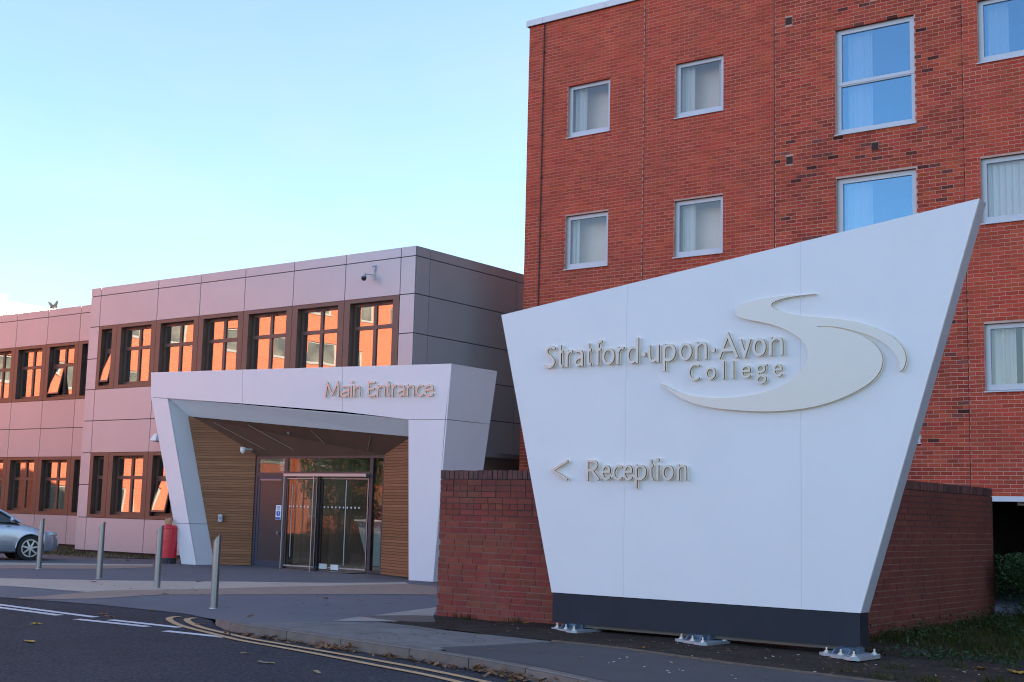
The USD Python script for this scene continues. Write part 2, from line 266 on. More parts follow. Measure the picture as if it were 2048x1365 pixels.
def sideways(poly, xfront, depth):
    """A polygon drawn in (y, z), facing +X: front at xfront, back at xfront - depth."""
    v, f = flat(poly, depth); v = np.array(v)
    return np.stack([xfront - depth + v[:, 2], v[:, 0], v[:, 1]], 1), f
def cyl(p, q, r, n=12, r2=None):
    p, q = np.asarray(p, float), np.asarray(q, float); d = q - p; d /= np.linalg.norm(d)
    a = np.cross(d, [0, 0, 1.0] if abs(d[2]) < 0.9 else [1.0, 0, 0]); a /= np.linalg.norm(a); b = np.cross(d, a)
    t = np.arange(n) * 2 * math.pi / n; ring = np.cos(t)[:, None] * a + np.sin(t)[:, None] * b
    r2 = r if r2 is None else r2
    v = np.vstack([p + ring * r, q + ring * r2, [p], [q]]); f = []
    for i in range(n):
        j = (i + 1) % n
        f += [[i, j, n + j], [i, n + j, n + i], [2 * n, j, i], [2 * n + 1, n + i, n + j]]
    return v, np.array(f)
def revolve(prof, n=24, at=(0, 0, 0)):
    """Profile [(r, z)...] from bottom to top turned about z."""
    v, f = [], []
    for r, z in prof:
        for k in range(n):
            a = 2 * math.pi * k / n; v.append([at[0] + r * math.cos(a), at[1] + r * math.sin(a), at[2] + z])
    for i in range(len(prof) - 1):
        for k in range(n):
            j = (k + 1) % n
            f += [[i * n + k, i * n + j, (i + 1) * n + j], [i * n + k, (i + 1) * n + j, (i + 1) * n + k]]
    b, t = len(v), len(v) + 1
    v += [[at[0], at[1], at[2] + prof[0][1]], [at[0], at[1], at[2] + prof[-1][1]]]
    o = (len(prof) - 1) * n
    for k in range(n):
        j = (k + 1) % n; f += [[b, j, k], [t, o + k, o + j]]
    return np.array(v), np.array(f)
def sheet(poly, zf, size=0.5):
    """A ground polygon as a thin sheet; zf(x, y) gives heights."""
    out = []
    for g in getattr(poly, 'geoms', [poly]):
        if g.geom_type != 'Polygon' or g.area < 1e-6: continue
        v, f = trimesh.creation.triangulate_polygon(g, engine='earcut')
        v = np.column_stack([v, np.zeros(len(v))])
        if size: v, f = trimesh.remesh.subdivide_to_size(v, f, size, max_iter=20)
        n = np.cross(v[f[:, 1]] - v[f[:, 0]], v[f[:, 2]] - v[f[:, 0]])[:, 2]
        f = np.where(n[:, None] < 0, f[:, ::-1], f)
        v = np.array(v); v[:, 2] = [zf(x, y) for x, y in v[:, :2]]
        out.append((v, f))
    return join(out)
def catmull(pts, n=6, closed=False):
    p = np.array(pts, float); out = []
    q = np.vstack([p[-1], p, p[0], p[1]]) if closed else np.vstack([2 * p[0] - p[1], p, 2 * p[-1] - p[-2]])
    for i in range(len(q) - 3):
        a, b, c, d = q[i:i + 4]
        for t in np.arange(n) / n:
            out.append(0.5 * (2 * b + (c - a) * t + (2 * a - 5 * b + 4 * c - d) * t * t + (3 * b - a - 3 * c + d) * t ** 3))
    if not closed: out.append(p[-1])
    return np.array(out)
def smoothstep(a, b, x):
    t = min(1.0, max(0.0, (x - a) / (b - a))); return t * t * (3 - 2 * t)
def project(p):
    d = np.asarray(p, float) - np.array([0, 0, EYE]); c = np.array([RGT @ d, UPV @ d, FWD @ d])
    return 1024 + 2634.3 * c[0] / c[2], 682.5 - 2634.3 * c[1] / c[2]

# ------------------------------------------------------------------ ground, road, plaza
EDGE = [(-70, 11.0), (-40, 11.1), (-18.46, 11.22), (-15.9, 11.6), (-13.9, 11.55), (-13.0, 11.2), (-12.4, 10.75), (-11.9, 10.45), (-11.4, 10.25), (-10.4, 10.11), (-9.49, 9.95), (-8.38, 9.76), (-7.52, 9.57), (-6.81, 9.35), (-6.1, 9.07), (-5.3, 8.70), (-4.2, 8.05), (-2.0, 6.4), (1, 3.6), (5, -1), (9, -6), (14, -14)]
EX = np.array(EDGE)
def edge_y(x): return float(np.interp(x, EX[:, 0], EX[:, 1]))
def zp(x, y):
    """Height of the plaza: level, dropped to the road at the crossing on the left."""
    s = smoothstep(-11.7, -13.4, x) if x > -13.4 else 1.0
    d = y - edge_y(x)
    return -0.094 * s * (1 - smoothstep(0.0, 1.3, d)) - 0.04 * smoothstep(-21, -17, x) * smoothstep(15.5, 19, y) * smoothstep(-11, -14, x)
ROAD_Z = -0.10
gp = structure('ground')
part(gp, 'surface', (np.array([[-400, -400, -0.25], [400, -400, -0.25], [400, 400, -0.25], [-400, 400, -0.25]], float), np.array([[0, 1, 2], [0, 2, 3]])), 'ground')
road = structure('road')
rp = Polygon([(x, y) for x, y in EDGE] + [(14, -60), (-70, -60)])
part(road, 'surface', sheet(rp, lambda x, y: ROAD_Z, 4.0), 'asphalt')
plaza = structure('plaza')
xs = np.concatenate([np.arange(-60, -30, 2.0), np.arange(-30, -4.5, 0.3), np.arange(-4.5, 14, 1.5)])
ts = np.array([0, 0.1, 0.25, 0.45, 0.65, 0.85, 1.05, 1.3, 2, 3, 4, 5, 6, 7, 8, 10, 12, 15, 20, 26])
gv = np.array([[x, edge_y(x) + t, zp(x, edge_y(x) + t) - 0.10 * smoothstep(-10.7, -10.4, x) * smoothstep(0.0, 0.1, t) - (0.26 * smoothstep(-7.0, -6.4, x) if t > 8 else 0.0)] for x in xs for t in ts]); nt = len(ts)
gf = []
for i in range(len(xs) - 1):
    for j in range(nt - 1):
        a, b, c, d = i * nt + j, (i + 1) * nt + j, (i + 1) * nt + j + 1, i * nt + j + 1
        gf += [[a, b, c], [a, c, d]]
part(plaza, 'surface', (gv, np.array(gf)), 'plaza', smooth=True)
lay = lambda k: (lambda x, y: zp(x, y) + 0.004 * k)
BANDS = [('pale_band', 'beige', [(-21.33, 12.94), (-20.67, 13.09), (-19.46, 14.18), (-18.37, 15.49), (-17.35, 17.43), (-16.98, 19.35), (-16.57, 18.97), (-16.64, 17.96), (-16.46, 16.54), (-16.7, 14.09), (-17.18, 12.33), (-19.14, 12.13), (-19.87, 12.06)]),
         ('buff_band', 'buff', [(-17.35, 11.35), (-17.6, 11.45), (-17.18, 12.33), (-16.7, 14.09), (-16.46, 16.54), (-16.64, 17.96), (-16.57, 18.97), (-15.7, 18.77), (-13.83, 16.55), (-14.76, 14.84), (-15.63, 13.2), (-16.37, 12.1)]),
         ('pale_band', 'beige', [(-26.18, 16.31), (-26.03, 16.45), (-24.71, 18.11), (-24.14, 19.03), (-23.67, 18.64), (-24.2, 17.74), (-25.03, 15.82), (-25.17, 15.69)]),
         ('buff_band', 'buff', [(-25.17, 15.69), (-25.03, 15.82), (-24.2, 17.74), (-23.67, 18.64), (-22.93, 18.06), (-22.86, 16.6), (-23.68, 14.98), (-23.75, 14.81)]),
         ('pale_wedge', 'wedge_stone', [(-11.17, 11.45), (-11.42, 12.2), (-10.62, 12.03)]),
         ('pale_wedge', 'wedge_stone', [(-11.44, 12.44), (-11.94, 14.3), (-10.95, 13.04), (-11.17, 12.9)]),
         ('brown_wedge', 'brown_paving', [(-11.42, 12.2), (-11.44, 12.44), (-11.17, 12.9), (-10.95, 13.04), (-10.22, 12.24), (-10.62, 12.03)])]
for nm, mm, pts in BANDS:
    part(plaza, nm, sheet(Polygon(pts), lay(1), 0.35), mm)

# kerb stones, one by one along the edge
kerb = structure('kerb')
line = LineString([(x, y) for x, y in EDGE if x > -13.2])
L0 = line.project(Point(-11.75, 10.38))
marks = [line.project(Point(*p)) for p in ((-10.55, 10.13), (-9.59, 9.97), (-8.50, 9.78), (-7.62, 9.60), (-6.80, 9.35))]
step, cuts = 0.915, [L0 - 0.9] + [L0] + marks
while cuts[-1] < line.length - 1 and cuts[-1] < marks[-1] + 12: cuts.append(cuts[-1] + step)
for a, b in zip(cuts[:-1], cuts[1:]):
    n = 6; secs = []
    for k in range(n + 1):
        s = a + 0.006 + (b - a - 0.012) * k / n
        p0, p1 = np.array(line.interpolate(max(0, s - 0.02)).coords[0]), np.array(line.interpolate(s + 0.02).coords[0])
        t = (p1 - p0) / np.linalg.norm(p1 - p0); nn = np.array([-t[1], t[0]])      # into the pavement
        p = np.array(line.interpolate(s).coords[0]); top = zp(p[0], edge_y(p[0])) + 0.005
        rr = min(0.022, max(0.002, (top - ROAD_Z) * 0.3))
        prof = [(0.0, -0.2), (0.0, top - rr), (0.006, top - rr * 0.4), (rr, top), (0.125, top), (0.125, -0.2)]
        secs.append([[p[0] + nn[0] * u, p[1] + nn[1] * u, w] for u, w in prof])
    v = np.array(secs).reshape(-1, 3); q = len(prof); f = []
    for k in range(n):
        for j in range(q):
            i, j2 = k * q + j, k * q + (j + 1) % q
            f += [[i, i + q, j2 + q], [i, j2 + q, j2]]
    for j in range(1, q - 1): f += [[0, j, j + 1], [n * q, n * q + j + 1, n * q + j]]
    f = np.array(f)
    c = trimesh.Trimesh(v, f, process=False)
    if c.volume < 0: f = f[:, ::-1]
    part(kerb, 'kerb_stone', (v, f), 'kerb', smooth=25)

# footway beside the kerb: concrete slabs, tarmac, bare soil
back = line.parallel_offset(0.135, 'left')
behind = Polygon(list(back.coords) + [(20, -14), (20, 40), (-14, 40)]).buffer(0)
slab_poly = Polygon([(-11.62, 10.42), (-11.09, 11.17), (-10.6, 11.72), (-9.18, 11.5), (-7.98, 11.42), (-8.33, 10.03), (-7.2, 9.2), (-8.2, 9.4), (-9.4, 9.7), (-11, 10.0)]).intersection(behind)
tarmac_poly = Polygon([(-8.33, 10.03), (-7.9, 11.45), (-7.09, 11.36), (-5.7, 10.99), (-4.77, 10.83), (-4.02, 10.7), (-2, 9.6), (2, 6.5), (8, 0), (5, -3), (-5.5, 8.2), (-7.2, 9.15)]).intersection(behind)
soil_poly = Polygon([(-10.95, 13.04), (-10.22, 12.24), (-10.62, 12.03), (-10.6, 11.72), (-9.18, 11.5), (-7.98, 11.45), (-7.09, 11.38), (-5.7, 11.01), (-4.02, 10.72), (-2, 9.62), (2, 6.5), (9, 2), (9, 24.2), (-5.8, 24.2), (-5.8, 13.05)])
foot = structure('footway')
a = math.radians(-11); ca, sa = math.cos(a), math.sin(a)
for i in range(-3, 9):
    for j in range(0, 5):
        x0, y0 = -11.9 + 0.0, 9.9
        off = 0.33 if j % 2 else 0.0
        c4 = [((i * 0.66 + off) + 0.008, j * 0.46 + 0.008), ((i * 0.66 + off) + 0.652, j * 0.46 + 0.008), ((i * 0.66 + off) + 0.652, j * 0.46 + 0.452), ((i * 0.66 + off) + 0.008, j * 0.46 + 0.452)]
        q = Polygon([(x0 + u * ca - w * sa, y0 + u * sa + w * ca) for u, w in c4]).intersection(slab_poly)
        if q.area < 0.02 or q.geom_type != 'Polygon': continue
        v, f = flat(q, 0.03); v = np.array(v); v[:, 2] += -0.022 + rng.uniform(0, 0.004); v[:, 2] += rng.uniform(-0.004, 0.004) * (v[:, 0] - v[:, 0].mean())
        part(foot, 'paving_slab', (v, f), 'slab')
part(foot, 'slab_bedding', sheet(slab_poly, lambda x, y: -0.008, 0.8), 'soil')
part(foot, 'tarmac_surface', sheet(tarmac_poly, lambda x, y: 0.006, 0.8), 'tarmac')
wob = lambda x, y: 0.012 + 0.05 * (meshkit.fbm(np.array([[x * 1.3, y * 1.3, 0.0]]), 3, 5)[0] - 0.45) * min(1.0, max(0.0, (y - 11.2) / 0.6)) - 0.035 * smoothstep(-6.5, -3.0, x)
part(foot, 'soil', sheet(soil_poly, wob, 0.22), 'soil', smooth=True)
edg = LineString([(-7.98, 11.44), (-7.09, 11.37), (-5.7, 11.0), (-4.02, 10.71), (-2, 9.61)])
v, f = flat(edg.buffer(0.022, cap_style=2), 0.03); v = np.array(v); v[:, 2] -= 0.008
part(foot, 'timber_edging', (v, f), mat('timber_edging', (0.13, 0.095, 0.075), 0.9, color2=(0.09, 0.07, 0.058), scale=9))

# road paint
def stripe(pts, w, z, nm, mm, cap=2):
    g = LineString(pts).buffer(w / 2, cap_style=cap, join_style=1)
    part(road, nm, sheet(g, lambda x, y: z, 0.5), mm)
for p in ([(-17.6, 10.35), (-14.63, 10.13)], [(-17.2, 10.57), (-14.14, 10.31)], [(-14.04, 9.96), (-12.72, 10.0)], [(-13.72, 10.22), (-12.42, 10.22)], [(-12.17, 9.81), (-11.19, 9.85)]):
    stripe(p, 0.13, ROAD_Z + 0.004, 'white_dash', 'paint_white')
y1 = [(-13.63, 11.2), (-13.55, 11.0), (-13.26, 10.75), (-12.69, 10.42), (-12.17, 10.2), (-11.69, 10.03), (-10.84, 9.73), (-10.1, 9.57), (-9.31, 9.39), (-8.32, 9.13), (-7.51, 8.92), (-6.5, 8.55), (-5.4, 8.05)]
y2 = [(-13.34, 11.21), (-13.26, 11.03), (-13.03, 10.84), (-12.64, 10.6), (-12.11, 10.34), (-11.5, 10.13), (-10.9, 9.93), (-10.2, 9.78), (-9.59, 9.65), (-8.41, 9.39), (-7.39, 9.11), (-6.4, 8.74), (-5.3, 8.24)]
for y in (y1, y2): stripe(catmull(y, 5), 0.085, ROAD_Z + 0.008, 'yellow_line', 'paint_yellow')

# ------------------------------------------------------------------ main building: clad two-storey block and its lower wing
mb = thing('college_building', 'two-storey building in pinkish-grey cladding panels with rows of brown framed windows', 'building')
YF, YW = 22.17, 23.96        # fronts of the block and of the wing
COLS = [-31.55, -31.10, -30.28, -28.60, -26.87, -25.16, -23.41, -21.66, -19.92, -19.47]
GAP = 0.010
def panel(x0, x1, z0, z1, y=YF, nm='cladding_panel'):
    part(mb, nm, bx(x0 + GAP, x1 - GAP, y, y + 0.03, z0 + GAP, z1 - GAP), 'cladding')
def side_panel(y0, y1, z0, z1, x=-19.47):
    part(mb, 'cladding_panel', bx(x - 0.03, x, y0 + GAP, y1 - GAP, z0 + GAP, z1 - GAP), 'cladding')
def cross_window(xa, xb, za, zb, y, ztr, curtain=None, open_left=False, narrow=False, group=None):
    """Deep brown box frame filling a bay, with a two-by-two window set back in it."""
    o = 0.155 if narrow else 0.20; ox0, ox1 = xa + (0.14 if narrow else 0.19), xb - (0.21 if narrow else 0.20); oz0, oz1 = za + 0.09, zb - 0.09
    ring = Polygon([(xa + 0.006, za), (xb - 0.006, za), (xb - 0.006, zb), (xa + 0.006, zb)], [[(ox0, oz0), (ox1, oz0), (ox1, oz1), (ox0, oz1)]])
    w = part(mb, 'window', upright(ring, y - 0.004, 0.10), 'brown_frame')
    rl = join([bx(ox0 - 0.012, ox0, y + 0.098, y + 0.30, oz0, oz1), bx(ox1, ox1 + 0.012, y + 0.098, y + 0.30, oz0, oz1), bx(ox0, ox1, y + 0.098, y + 0.30, oz1, oz1 + 0.012), bx(ox0, ox1, y + 0.098, y + 0.30, oz0 - 0.012, oz0)])
    part(w, 'reveal', rl, 'brown_inner')
    yf = y + 0.15; e = 0.055; fr = []
    xm = (ox0 + ox1) / 2
    fr += [bx(ox0, ox0 + e, yf, yf + 0.06, oz0, oz1), bx(ox1 - e, ox1, yf, yf + 0.06, oz0, oz1), bx(ox0 + e, ox1 - e, yf, yf + 0.06, oz1 - 0.075, oz1), bx(ox0 + e, ox1 - e, yf, yf + 0.06, oz0, oz0 + 0.085)]
    fr += [bx(ox0 + e, ox1 - e, yf, yf + 0.06, ztr - 0.045, ztr + 0.045)]
    cells = [(ox0 + e, ox1 - e)]
    if not narrow:
        fr += [bx(xm - 0.045, xm + 0.045, yf, yf + 0.06, oz0 + 0.085, ztr - 0.045), bx(xm - 0.045, xm + 0.045, yf, yf + 0.06, ztr + 0.045, oz1 - 0.075)]
        cells = [(ox0 + e, xm - 0.045), (xm + 0.045, ox1 - e)]
    part(w, 'frame', join(fr), 'brown_frame')
    part(w, 'trickle_vent', bx(xm - 0.2 if not narrow else xm - 0.08, xm + 0.2 if not narrow else xm + 0.08, yf - 0.02, yf - 0.002, oz1 - 0.06, oz1 - 0.025), 'reveal_dark')
    for i, (a, b) in enumerate(cells):
        for top in (True, False):
            z0, z1 = (ztr + 0.045, oz1 - 0.075) if top else (oz0 + 0.085, ztr - 0.045)
            tilt = rng.uniform(-0.0015, 0.0015)
            if open_left and i == 0 and not top:
                h = z1 - z0; th = math.radians(12); dy, dz = -math.sin(th) * h, -math.cos(th) * h
                def sl(u0, u1, s0, s1, t):      # a slab of the tilted sash
                    P = lambda u, s, k: (u, yf + 0.01 + dy * s + k * math.cos(th) * 1.0, z1 + dz * s - k * math.sin(th))
                    return hexa([P(u0, s1, 0), P(u1, s1, 0), P(u1, s1, t), P(u0, s1, t)], [P(u0, s0, 0), P(u1, s0, 0), P(u1, s0, t), P(u0, s0, t)])
                part(w, 'open_sash', join([sl(a, b, 0, .06, .04), sl(a, b, .94, 1, .04), sl(a, a + .04, .06, .94, .04), sl(b - .04, b, .06, .94, .04)]), 'brown_frame')
                part(w, 'pane', sl(a + .035, b - .035, .05, .95, .012), 'glass_main')
            else:
                part(w, 'pane', hexa([(a - .005, yf + 0.03 + tilt, z0 - .005), (b + .005, yf + 0.03 - tilt, z0 - .005), (b + .005, yf + 0.042 - tilt, z0 - .005), (a - .005, yf + 0.042 + tilt, z0 - .005)], [(a - .005, yf + 0.03 + tilt, z1 + .005), (b + .005, yf + 0.03 - tilt, z1 + .005), (b + .005, yf + 0.042 - tilt, z1 + .005), (a - .005, yf + 0.042 + tilt, z1 + .005)]), 'glass_main')
    if curtain:
        for a, b in curtain: part(w, 'curtain', drape(ox0 + (ox1 - ox0) * a, ox0 + (ox1 - ox0) * b, yf + 0.16, oz0 + .03, oz1), 'curtain')
def drape(x0, x1, y, z0, z1, n=None, amp=0.025):
    n = n or max(8, int((x1 - x0) / 0.02)); v, f = [], []
    for k in range(n + 1):
        x = x0 + (x1 - x0) * k / n; dy = amp * math.sin(x * 62 + 1.7 * math.sin(x * 17))
        v += [(x, y + dy, z0), (x, y + dy, z1)]
    for k in range(n): f += [[2 * k, 2 * k + 2, 2 * k + 3], [2 * k, 2 * k + 3, 2 * k + 1]]
    return np.array(v), np.array(f)
# block front
for a, b in zip(COLS[:-1], COLS[1:]):
    edge = a in (-31.55, -19.92)
    if a == -31.10: continue
    a2 = -31.10 if a == -30.28 else a           # narrow and first bay share their panels
    panel(a2, b, 7.08, 7.32); panel(a2, b, 6.21, 7.08)
    if edge:
        zz = [6.21, 5.31, 4.45, 3.58, 2.70, 1.83, 0.94, 0.05] if a < -30 else [6.21, 5.31, 4.45, 3.58, 2.70]
        for z1, z0 in zip(zz[:-1], zz[1:]): panel(a, b, z0, z1)
    else:
        panel(a2, b, 3.58, 4.45); panel(a2, b, 2.70, 3.58)
        if a < -25.2: panel(a2, b, 0.05, 0.94)
for k, (a, b) in enumerate(zip(COLS[1:-2], COLS[2:-1])):
    nar = a == -31.10
    cross_window(a, b, 4.45, 6.21, YF, 5.54, narrow=nar, open_left=nar, curtain=[(0.0, 0.42), (0.45, 0.62)] if a == -30.28 else ([(0.28, 0.5)] if a == -21.66 else None))
    if a < -26.9: cross_window(a, b, 0.94, 2.70, YF, 2.03, narrow=nar, open_left=(a == -28.60), curtain=[(0.0, 0.5)] if a == -30.28 else None)
# block side
SY = [22.17, 22.67, 26.02, 29.4, 32.8]
for a, b in zip(SY[:-1], SY[1:]):
    zz = [7.32, 7.08, 6.21, 5.31, 4.43, 3.54, 2.65, 1.76, 0.87, 0.05]
    for z1, z0 in zip(zz[:-1], zz[1:]): side_panel(a + (0.032 if a == 22.17 else 0), b, z0, z1)
# wing
WC = [-44.68, -42.99, -41.31, -39.62, -37.94, -36.25, -34.57, -31.56]
for a, b in zip(WC[:-1], WC[1:]):
    for z0, z1 in ((7.08, 7.32), (6.21, 7.08), (3.58, 4.45), (2.70, 3.58), (0.08, 0.95)): panel(a, b, z0, z1, YW)
    b2 = b if b != -31.56 else -32.88
    cross_window(a, b2, 4.45, 6.21, YW, 5.54, open_left=(a == -36.25))
    cross_window(a, b2, 0.95, 2.70, YW, 2.03, curtain=[(0.0, 0.5)] if a in (-37.94, -36.25) else None)
part(mb, 'cladding_panel', bx(-32.87, -31.57, YW, YW + 0.03, 4.46, 6.2), 'cladding'); part(mb, 'cladding_panel', bx(-32.87, -31.57, YW, YW + 0.03, 0.96, 2.69), 'cladding')
# structural shell behind the panels
def holes_front(x0, x1, z0, z1, rects): return Polygon([(x0, z0), (x1, z0), (x1, z1), (x0, z1)], [[(a, c), (b, c), (b, d), (a, d)] for a, b, c, d in rects])
up = [(a + .12, b - .12, 4.5, 6.16) for a, b in zip(COLS[1:-2], COLS[2:-1])]; lo = [(a + .12, b - .12, 0.99, 2.65) for a, b in zip(COLS[1:4], COLS[2:5])] + [(-23.1, -19.8, -0.05, 2.55)]
part(mb, 'wall', join([upright(holes_front(-31.53, -19.49, -0.1, 7.27, up + lo), YF + 0.035, 0.06), bx(-19.56, -19.505, YF + 0.1, 36, -0.1, 7.27), bx(-31.54, -31.48, YF + 0.1, 36, -0.1, 7.25)]), 'backing')
wr = [(a + .12, min(b, -32.9) - .12, 4.5, 6.16) for a, b in zip(WC[:-1], WC[1:])] + [(a + .12, min(b, -32.9) - .12, 0.99, 2.65) for a, b in zip(WC[:-1], WC[1:])]
part(mb, 'wall', upright(holes_front(-44.7, -31.55, -0.1, 7.27, wr), YW + 0.035, 0.06), 'backing')
part(mb, 'roof', join([bx(-31.5, -19.55, YF + 0.1, 36, 7.1, 7.2), bx(-44.7, -31.6, YW + 0.1, 36, 7.1, 7.2)]), 'backing')
part(mb, 'floor', join([bx(-31.45, -19.6, YF + 0.5, 28, 3.55, 3.75), bx(-44.6, -31.6, YW + 0.5, 28, 3.55, 3.75), bx(-31.45, -19.6, YF + 0.1, 28, -0.03, 0.0), bx(-44.6, -31.6, YW + 0.1, 28, -0.03, 0.0)]), 'interior')
part(mb, 'inner_wall', join([bx(-31.4, -19.6, 27.0, 27.1, 0.0, 7.1), bx(-44.6, -31.6, 28.0, 28.1, 0.0, 7.1)] + [bx(x, x + .08, YF + .55, 27, 3.75, 7.1) for x in (-28.64, -25.2, -21.7)]), 'interior')
part(mb, 'end_wall', bx(-44.72, -44.6, YW + .1, 36, -0.1, 7.2), 'backing')
part(mb, 'plinth', join([bx(-31.5, -24.0, YF + 0.06, YF + 0.12, -0.15, 0.05), bx(-44.6, -31.6, YW + 0.06, YW + 0.12, -0.15, 0.08)]), 'backing')

# ------------------------------------------------------------------ entrance porch: white angular surround, timber-lined funnel, glazed screen
pc = thing('entrance_porch', 'white angular porch lined with timber slats around the glazed main entrance doors', 'porch')
PY = 19.85
front = [('front_panel', [(-25.70, 4.45), (-22.475, 4.368), (-22.41, 3.605), (-25.03, 3.81), (-25.64, 3.853)]),
         ('front_panel', [(-22.465, 4.368), (-19.375, 4.288), (-19.325, 3.345), (-22.40, 3.604)]),
         ('front_panel', [(-19.365, 4.288), (-16.41, 4.21), (-16.53, 3.12), (-17.48, 3.135), (-19.315, 3.344)]),
         ('pier_panel', [(-25.645, 3.842), (-25.03, 3.80), (-23.965, 0.92), (-24.12, 0.915), (-24.12, 0.915)][:3] + [(-24.485, 0.92)]),
         ('pier_panel', [(-24.487, 0.91), (-23.961, 0.91), (-23.68, 0.0), (-24.19, 0.0)]),
         ('pier_panel', [(-17.48, 3.125), (-16.531, 3.11), (-16.70, -0.03), (-17.33, -0.03)])]
# left pier: inner edge falls from (-25.03, 3.81) to (-23.68, 0)
lin = lambda z: -25.03 + (3.81 - z) / 3.81 * 1.35
lou = lambda z: -25.64 + (3.853 - z) / 3.853 * 1.45
front[3] = ('pier_panel', [(lou(3.84), 3.842), (lin(3.80), 3.80), (lin(0.915), 0.915), (lou(0.915), 0.915)])
front[4] = ('pier_panel', [(lou(0.905), 0.905), (lin(0.905), 0.905), (lin(0.0), 0.0), (lou(0.0), 0.0)])
for nm, pts in front: part(pc, nm, upright(Polygon(pts), PY, 0.04), 'porch_white')
core = Polygon([(-25.66, 4.43), (-16.45, 4.19), (-16.74, -0.06), (-17.28, -0.06), (-17.46, 3.19), (-25.10, 3.90), (lin(0) - .06, -0.02), (lou(0) + .04, -0.02), (-25.6, 3.86)])
part(pc, 'core', upright(core.buffer(-0.015), PY + 0.041, 0.05), 'backing')
def quad(a, b, c, d, t):
    """A slab whose face is a, b, c, d (counter-clockwise seen from its front), t thick behind."""
    a, b, c, d = map(np.asarray, (a, b, c, d)); n = np.cross(b - a, d - a).astype(float); n /= np.linalg.norm(n)
    v = np.array([a, b, c, d, a - n * t, b - n * t, c - n * t, d - n * t], float)
    return v, np.array([[0, 1, 2], [0, 2, 3], [4, 6, 5], [4, 7, 6], [0, 4, 5], [0, 5, 1], [1, 5, 6], [1, 6, 2], [2, 6, 7], [2, 7, 3], [3, 7, 4], [3, 4, 0]])
YB = 20.30
bl = lambda z: -24.78 + (3.41 - z) / 3.41 * 1.21          # back edge of the left reveal
part(pc, 'soffit_panel', quad((-25.03, PY + .04, 3.805), (-24.78, YB, 3.41), (-17.86, YB, 2.83), (-17.48, PY + .04, 3.13), 0.02), 'porch_white')
for z0, z1 in ((0.0, 0.905), (0.915, None)):
    if z1: part(pc, 'reveal_panel', quad((lin(z0), PY + .04, z0), (bl(z0), YB, z0), (bl(z1), YB, z1), (lin(z1), PY + .04, z1), 0.02), 'porch_white')
    else: part(pc, 'reveal_panel', quad((lin(z0), PY + .04, z0), (bl(z0), YB, z0), (-24.78, YB, 3.41), (-25.03, PY + .04, 3.80), 0.02), 'porch_white')
# right side and roof of the porch
sx = lambda z: -16.70 + (z + 0.03) / 4.24 * 0.29
sb = lambda z: 21.13 + (z - 2.17) / 2.06 * 0.20
for z0, z1 in ((-0.03, 0.34), (0.35, 3.11), (3.12, 4.21)):
    part(pc, 'side_panel', quad((sx(z0), PY + .005, z0), (sx(z0), sb(z0), z0), (sx(z1), sb(z1), z1), (sx(z1), PY + .005, z1), 0.03), 'porch_white')
part(pc, 'back_panel', upright(Polygon([(-25.6, 4.4), (-16.5, 4.17), (-16.76, 0.0), (-17.3, 0.0), (-17.5, 2.9), (-25, 3.6)]), 21.0, 0.03), 'backing')
part(pc, 'roof', quad((-25.68, PY + .03, 4.44), (-16.44, PY + .03, 4.20), (-16.40, 21.3, 4.20), (-25.68, 22.1, 4.44), 0.03), 'porch_white')
part(pc, 'left_side', quad((lou(0), 22.1, 0), (lou(0), PY + .04, 0), (-25.66, PY + .04, 4.42), (-25.66, 22.1, 4.42), 0.03), 'porch_white')
# screen plane and timber funnel
SYY = 20.80; SXL, SXR, SZ = -22.93, -18.92, 2.475
pit = 0.0605
k = 0
z = 0.01
while z < 3.38:
    za, zb2 = z, z + 0.053
    pb = np.array([SXL, SYY, za])
    pa = np.array([bl(za), YB, za])
    if np.linalg.norm(pb - pa) > 0.06:
        t = 0.022; nrm = np.array([pb[1] - pa[1], -(pb[0] - pa[0]), 0]); nrm /= np.linalg.norm(nrm)
        o = nrm * t; dx = np.array([bl(zb2) - bl(za), 0, 0])
        part(pc, 'timber_slat', hexa([pa, pa + o, pb + o, pb][::-1], [p + np.array([0, 0, zb2 - za]) for p in ([pa + dx, pa + o + dx, pb + o, pb][::-1])]), 'wood_slat')
    z += pit
lz = np.linspace(0, 3.40, 18); lv = []
for q in lz:
    e_ = np.array([SXL, SYY + .03, q])
    lv += [(bl(q), YB + .03, q), tuple(e_)]
part(pc, 'lining', (np.array(lv), np.array([t for i in range(17) for t in ([2 * i, 2 * i + 1, 2 * i + 3], [2 * i, 2 * i + 3, 2 * i + 2])])), 'backing')
RX, RY = -17.35, 20.15      # front of the right timber wall
z = 0.0
while z < 2.76:
    x1 = RX; xe, ye = SXR, SYY
    pa, pb = np.array([xe, ye, z]), np.array([x1, RY, z]); nrm = np.array([(pb - pa)[1], -(pb - pa)[0], 0]); nrm /= np.linalg.norm(nrm); o = nrm * 0.022
    if np.linalg.norm(pb - pa) > 0.06:
        part(pc, 'timber_slat', hexa([pa, pa + o, pb + o, pb][::-1], [p + np.array([0, 0, 0.053]) for p in ([pa, pa + o, pb + o, pb][::-1])]), 'wood_slat')
    z += pit
part(pc, 'lining', quad((SXR, SYY + .03, 0), (RX, RY + .01, 0), (RX, RY + .01, 2.85), (SXR, SYY + .03, SZ), 0.02), 'backing')
cl = [np.array(p) for p in ((-24.78, YB, 3.41), (-17.36, YB, 2.80), (SXR, SYY, SZ), (SXL, SYY, SZ))]
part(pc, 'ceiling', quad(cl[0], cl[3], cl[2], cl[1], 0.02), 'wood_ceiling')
nrm = np.cross(cl[3] - cl[0], cl[1] - cl[0]); nrm /= np.linalg.norm(nrm)
cp = lambda s, t: (cl[0] * (1 - s) + cl[1] * s) * (1 - t) + (cl[3] * (1 - s) + cl[2] * s) * t + nrm * 0.006
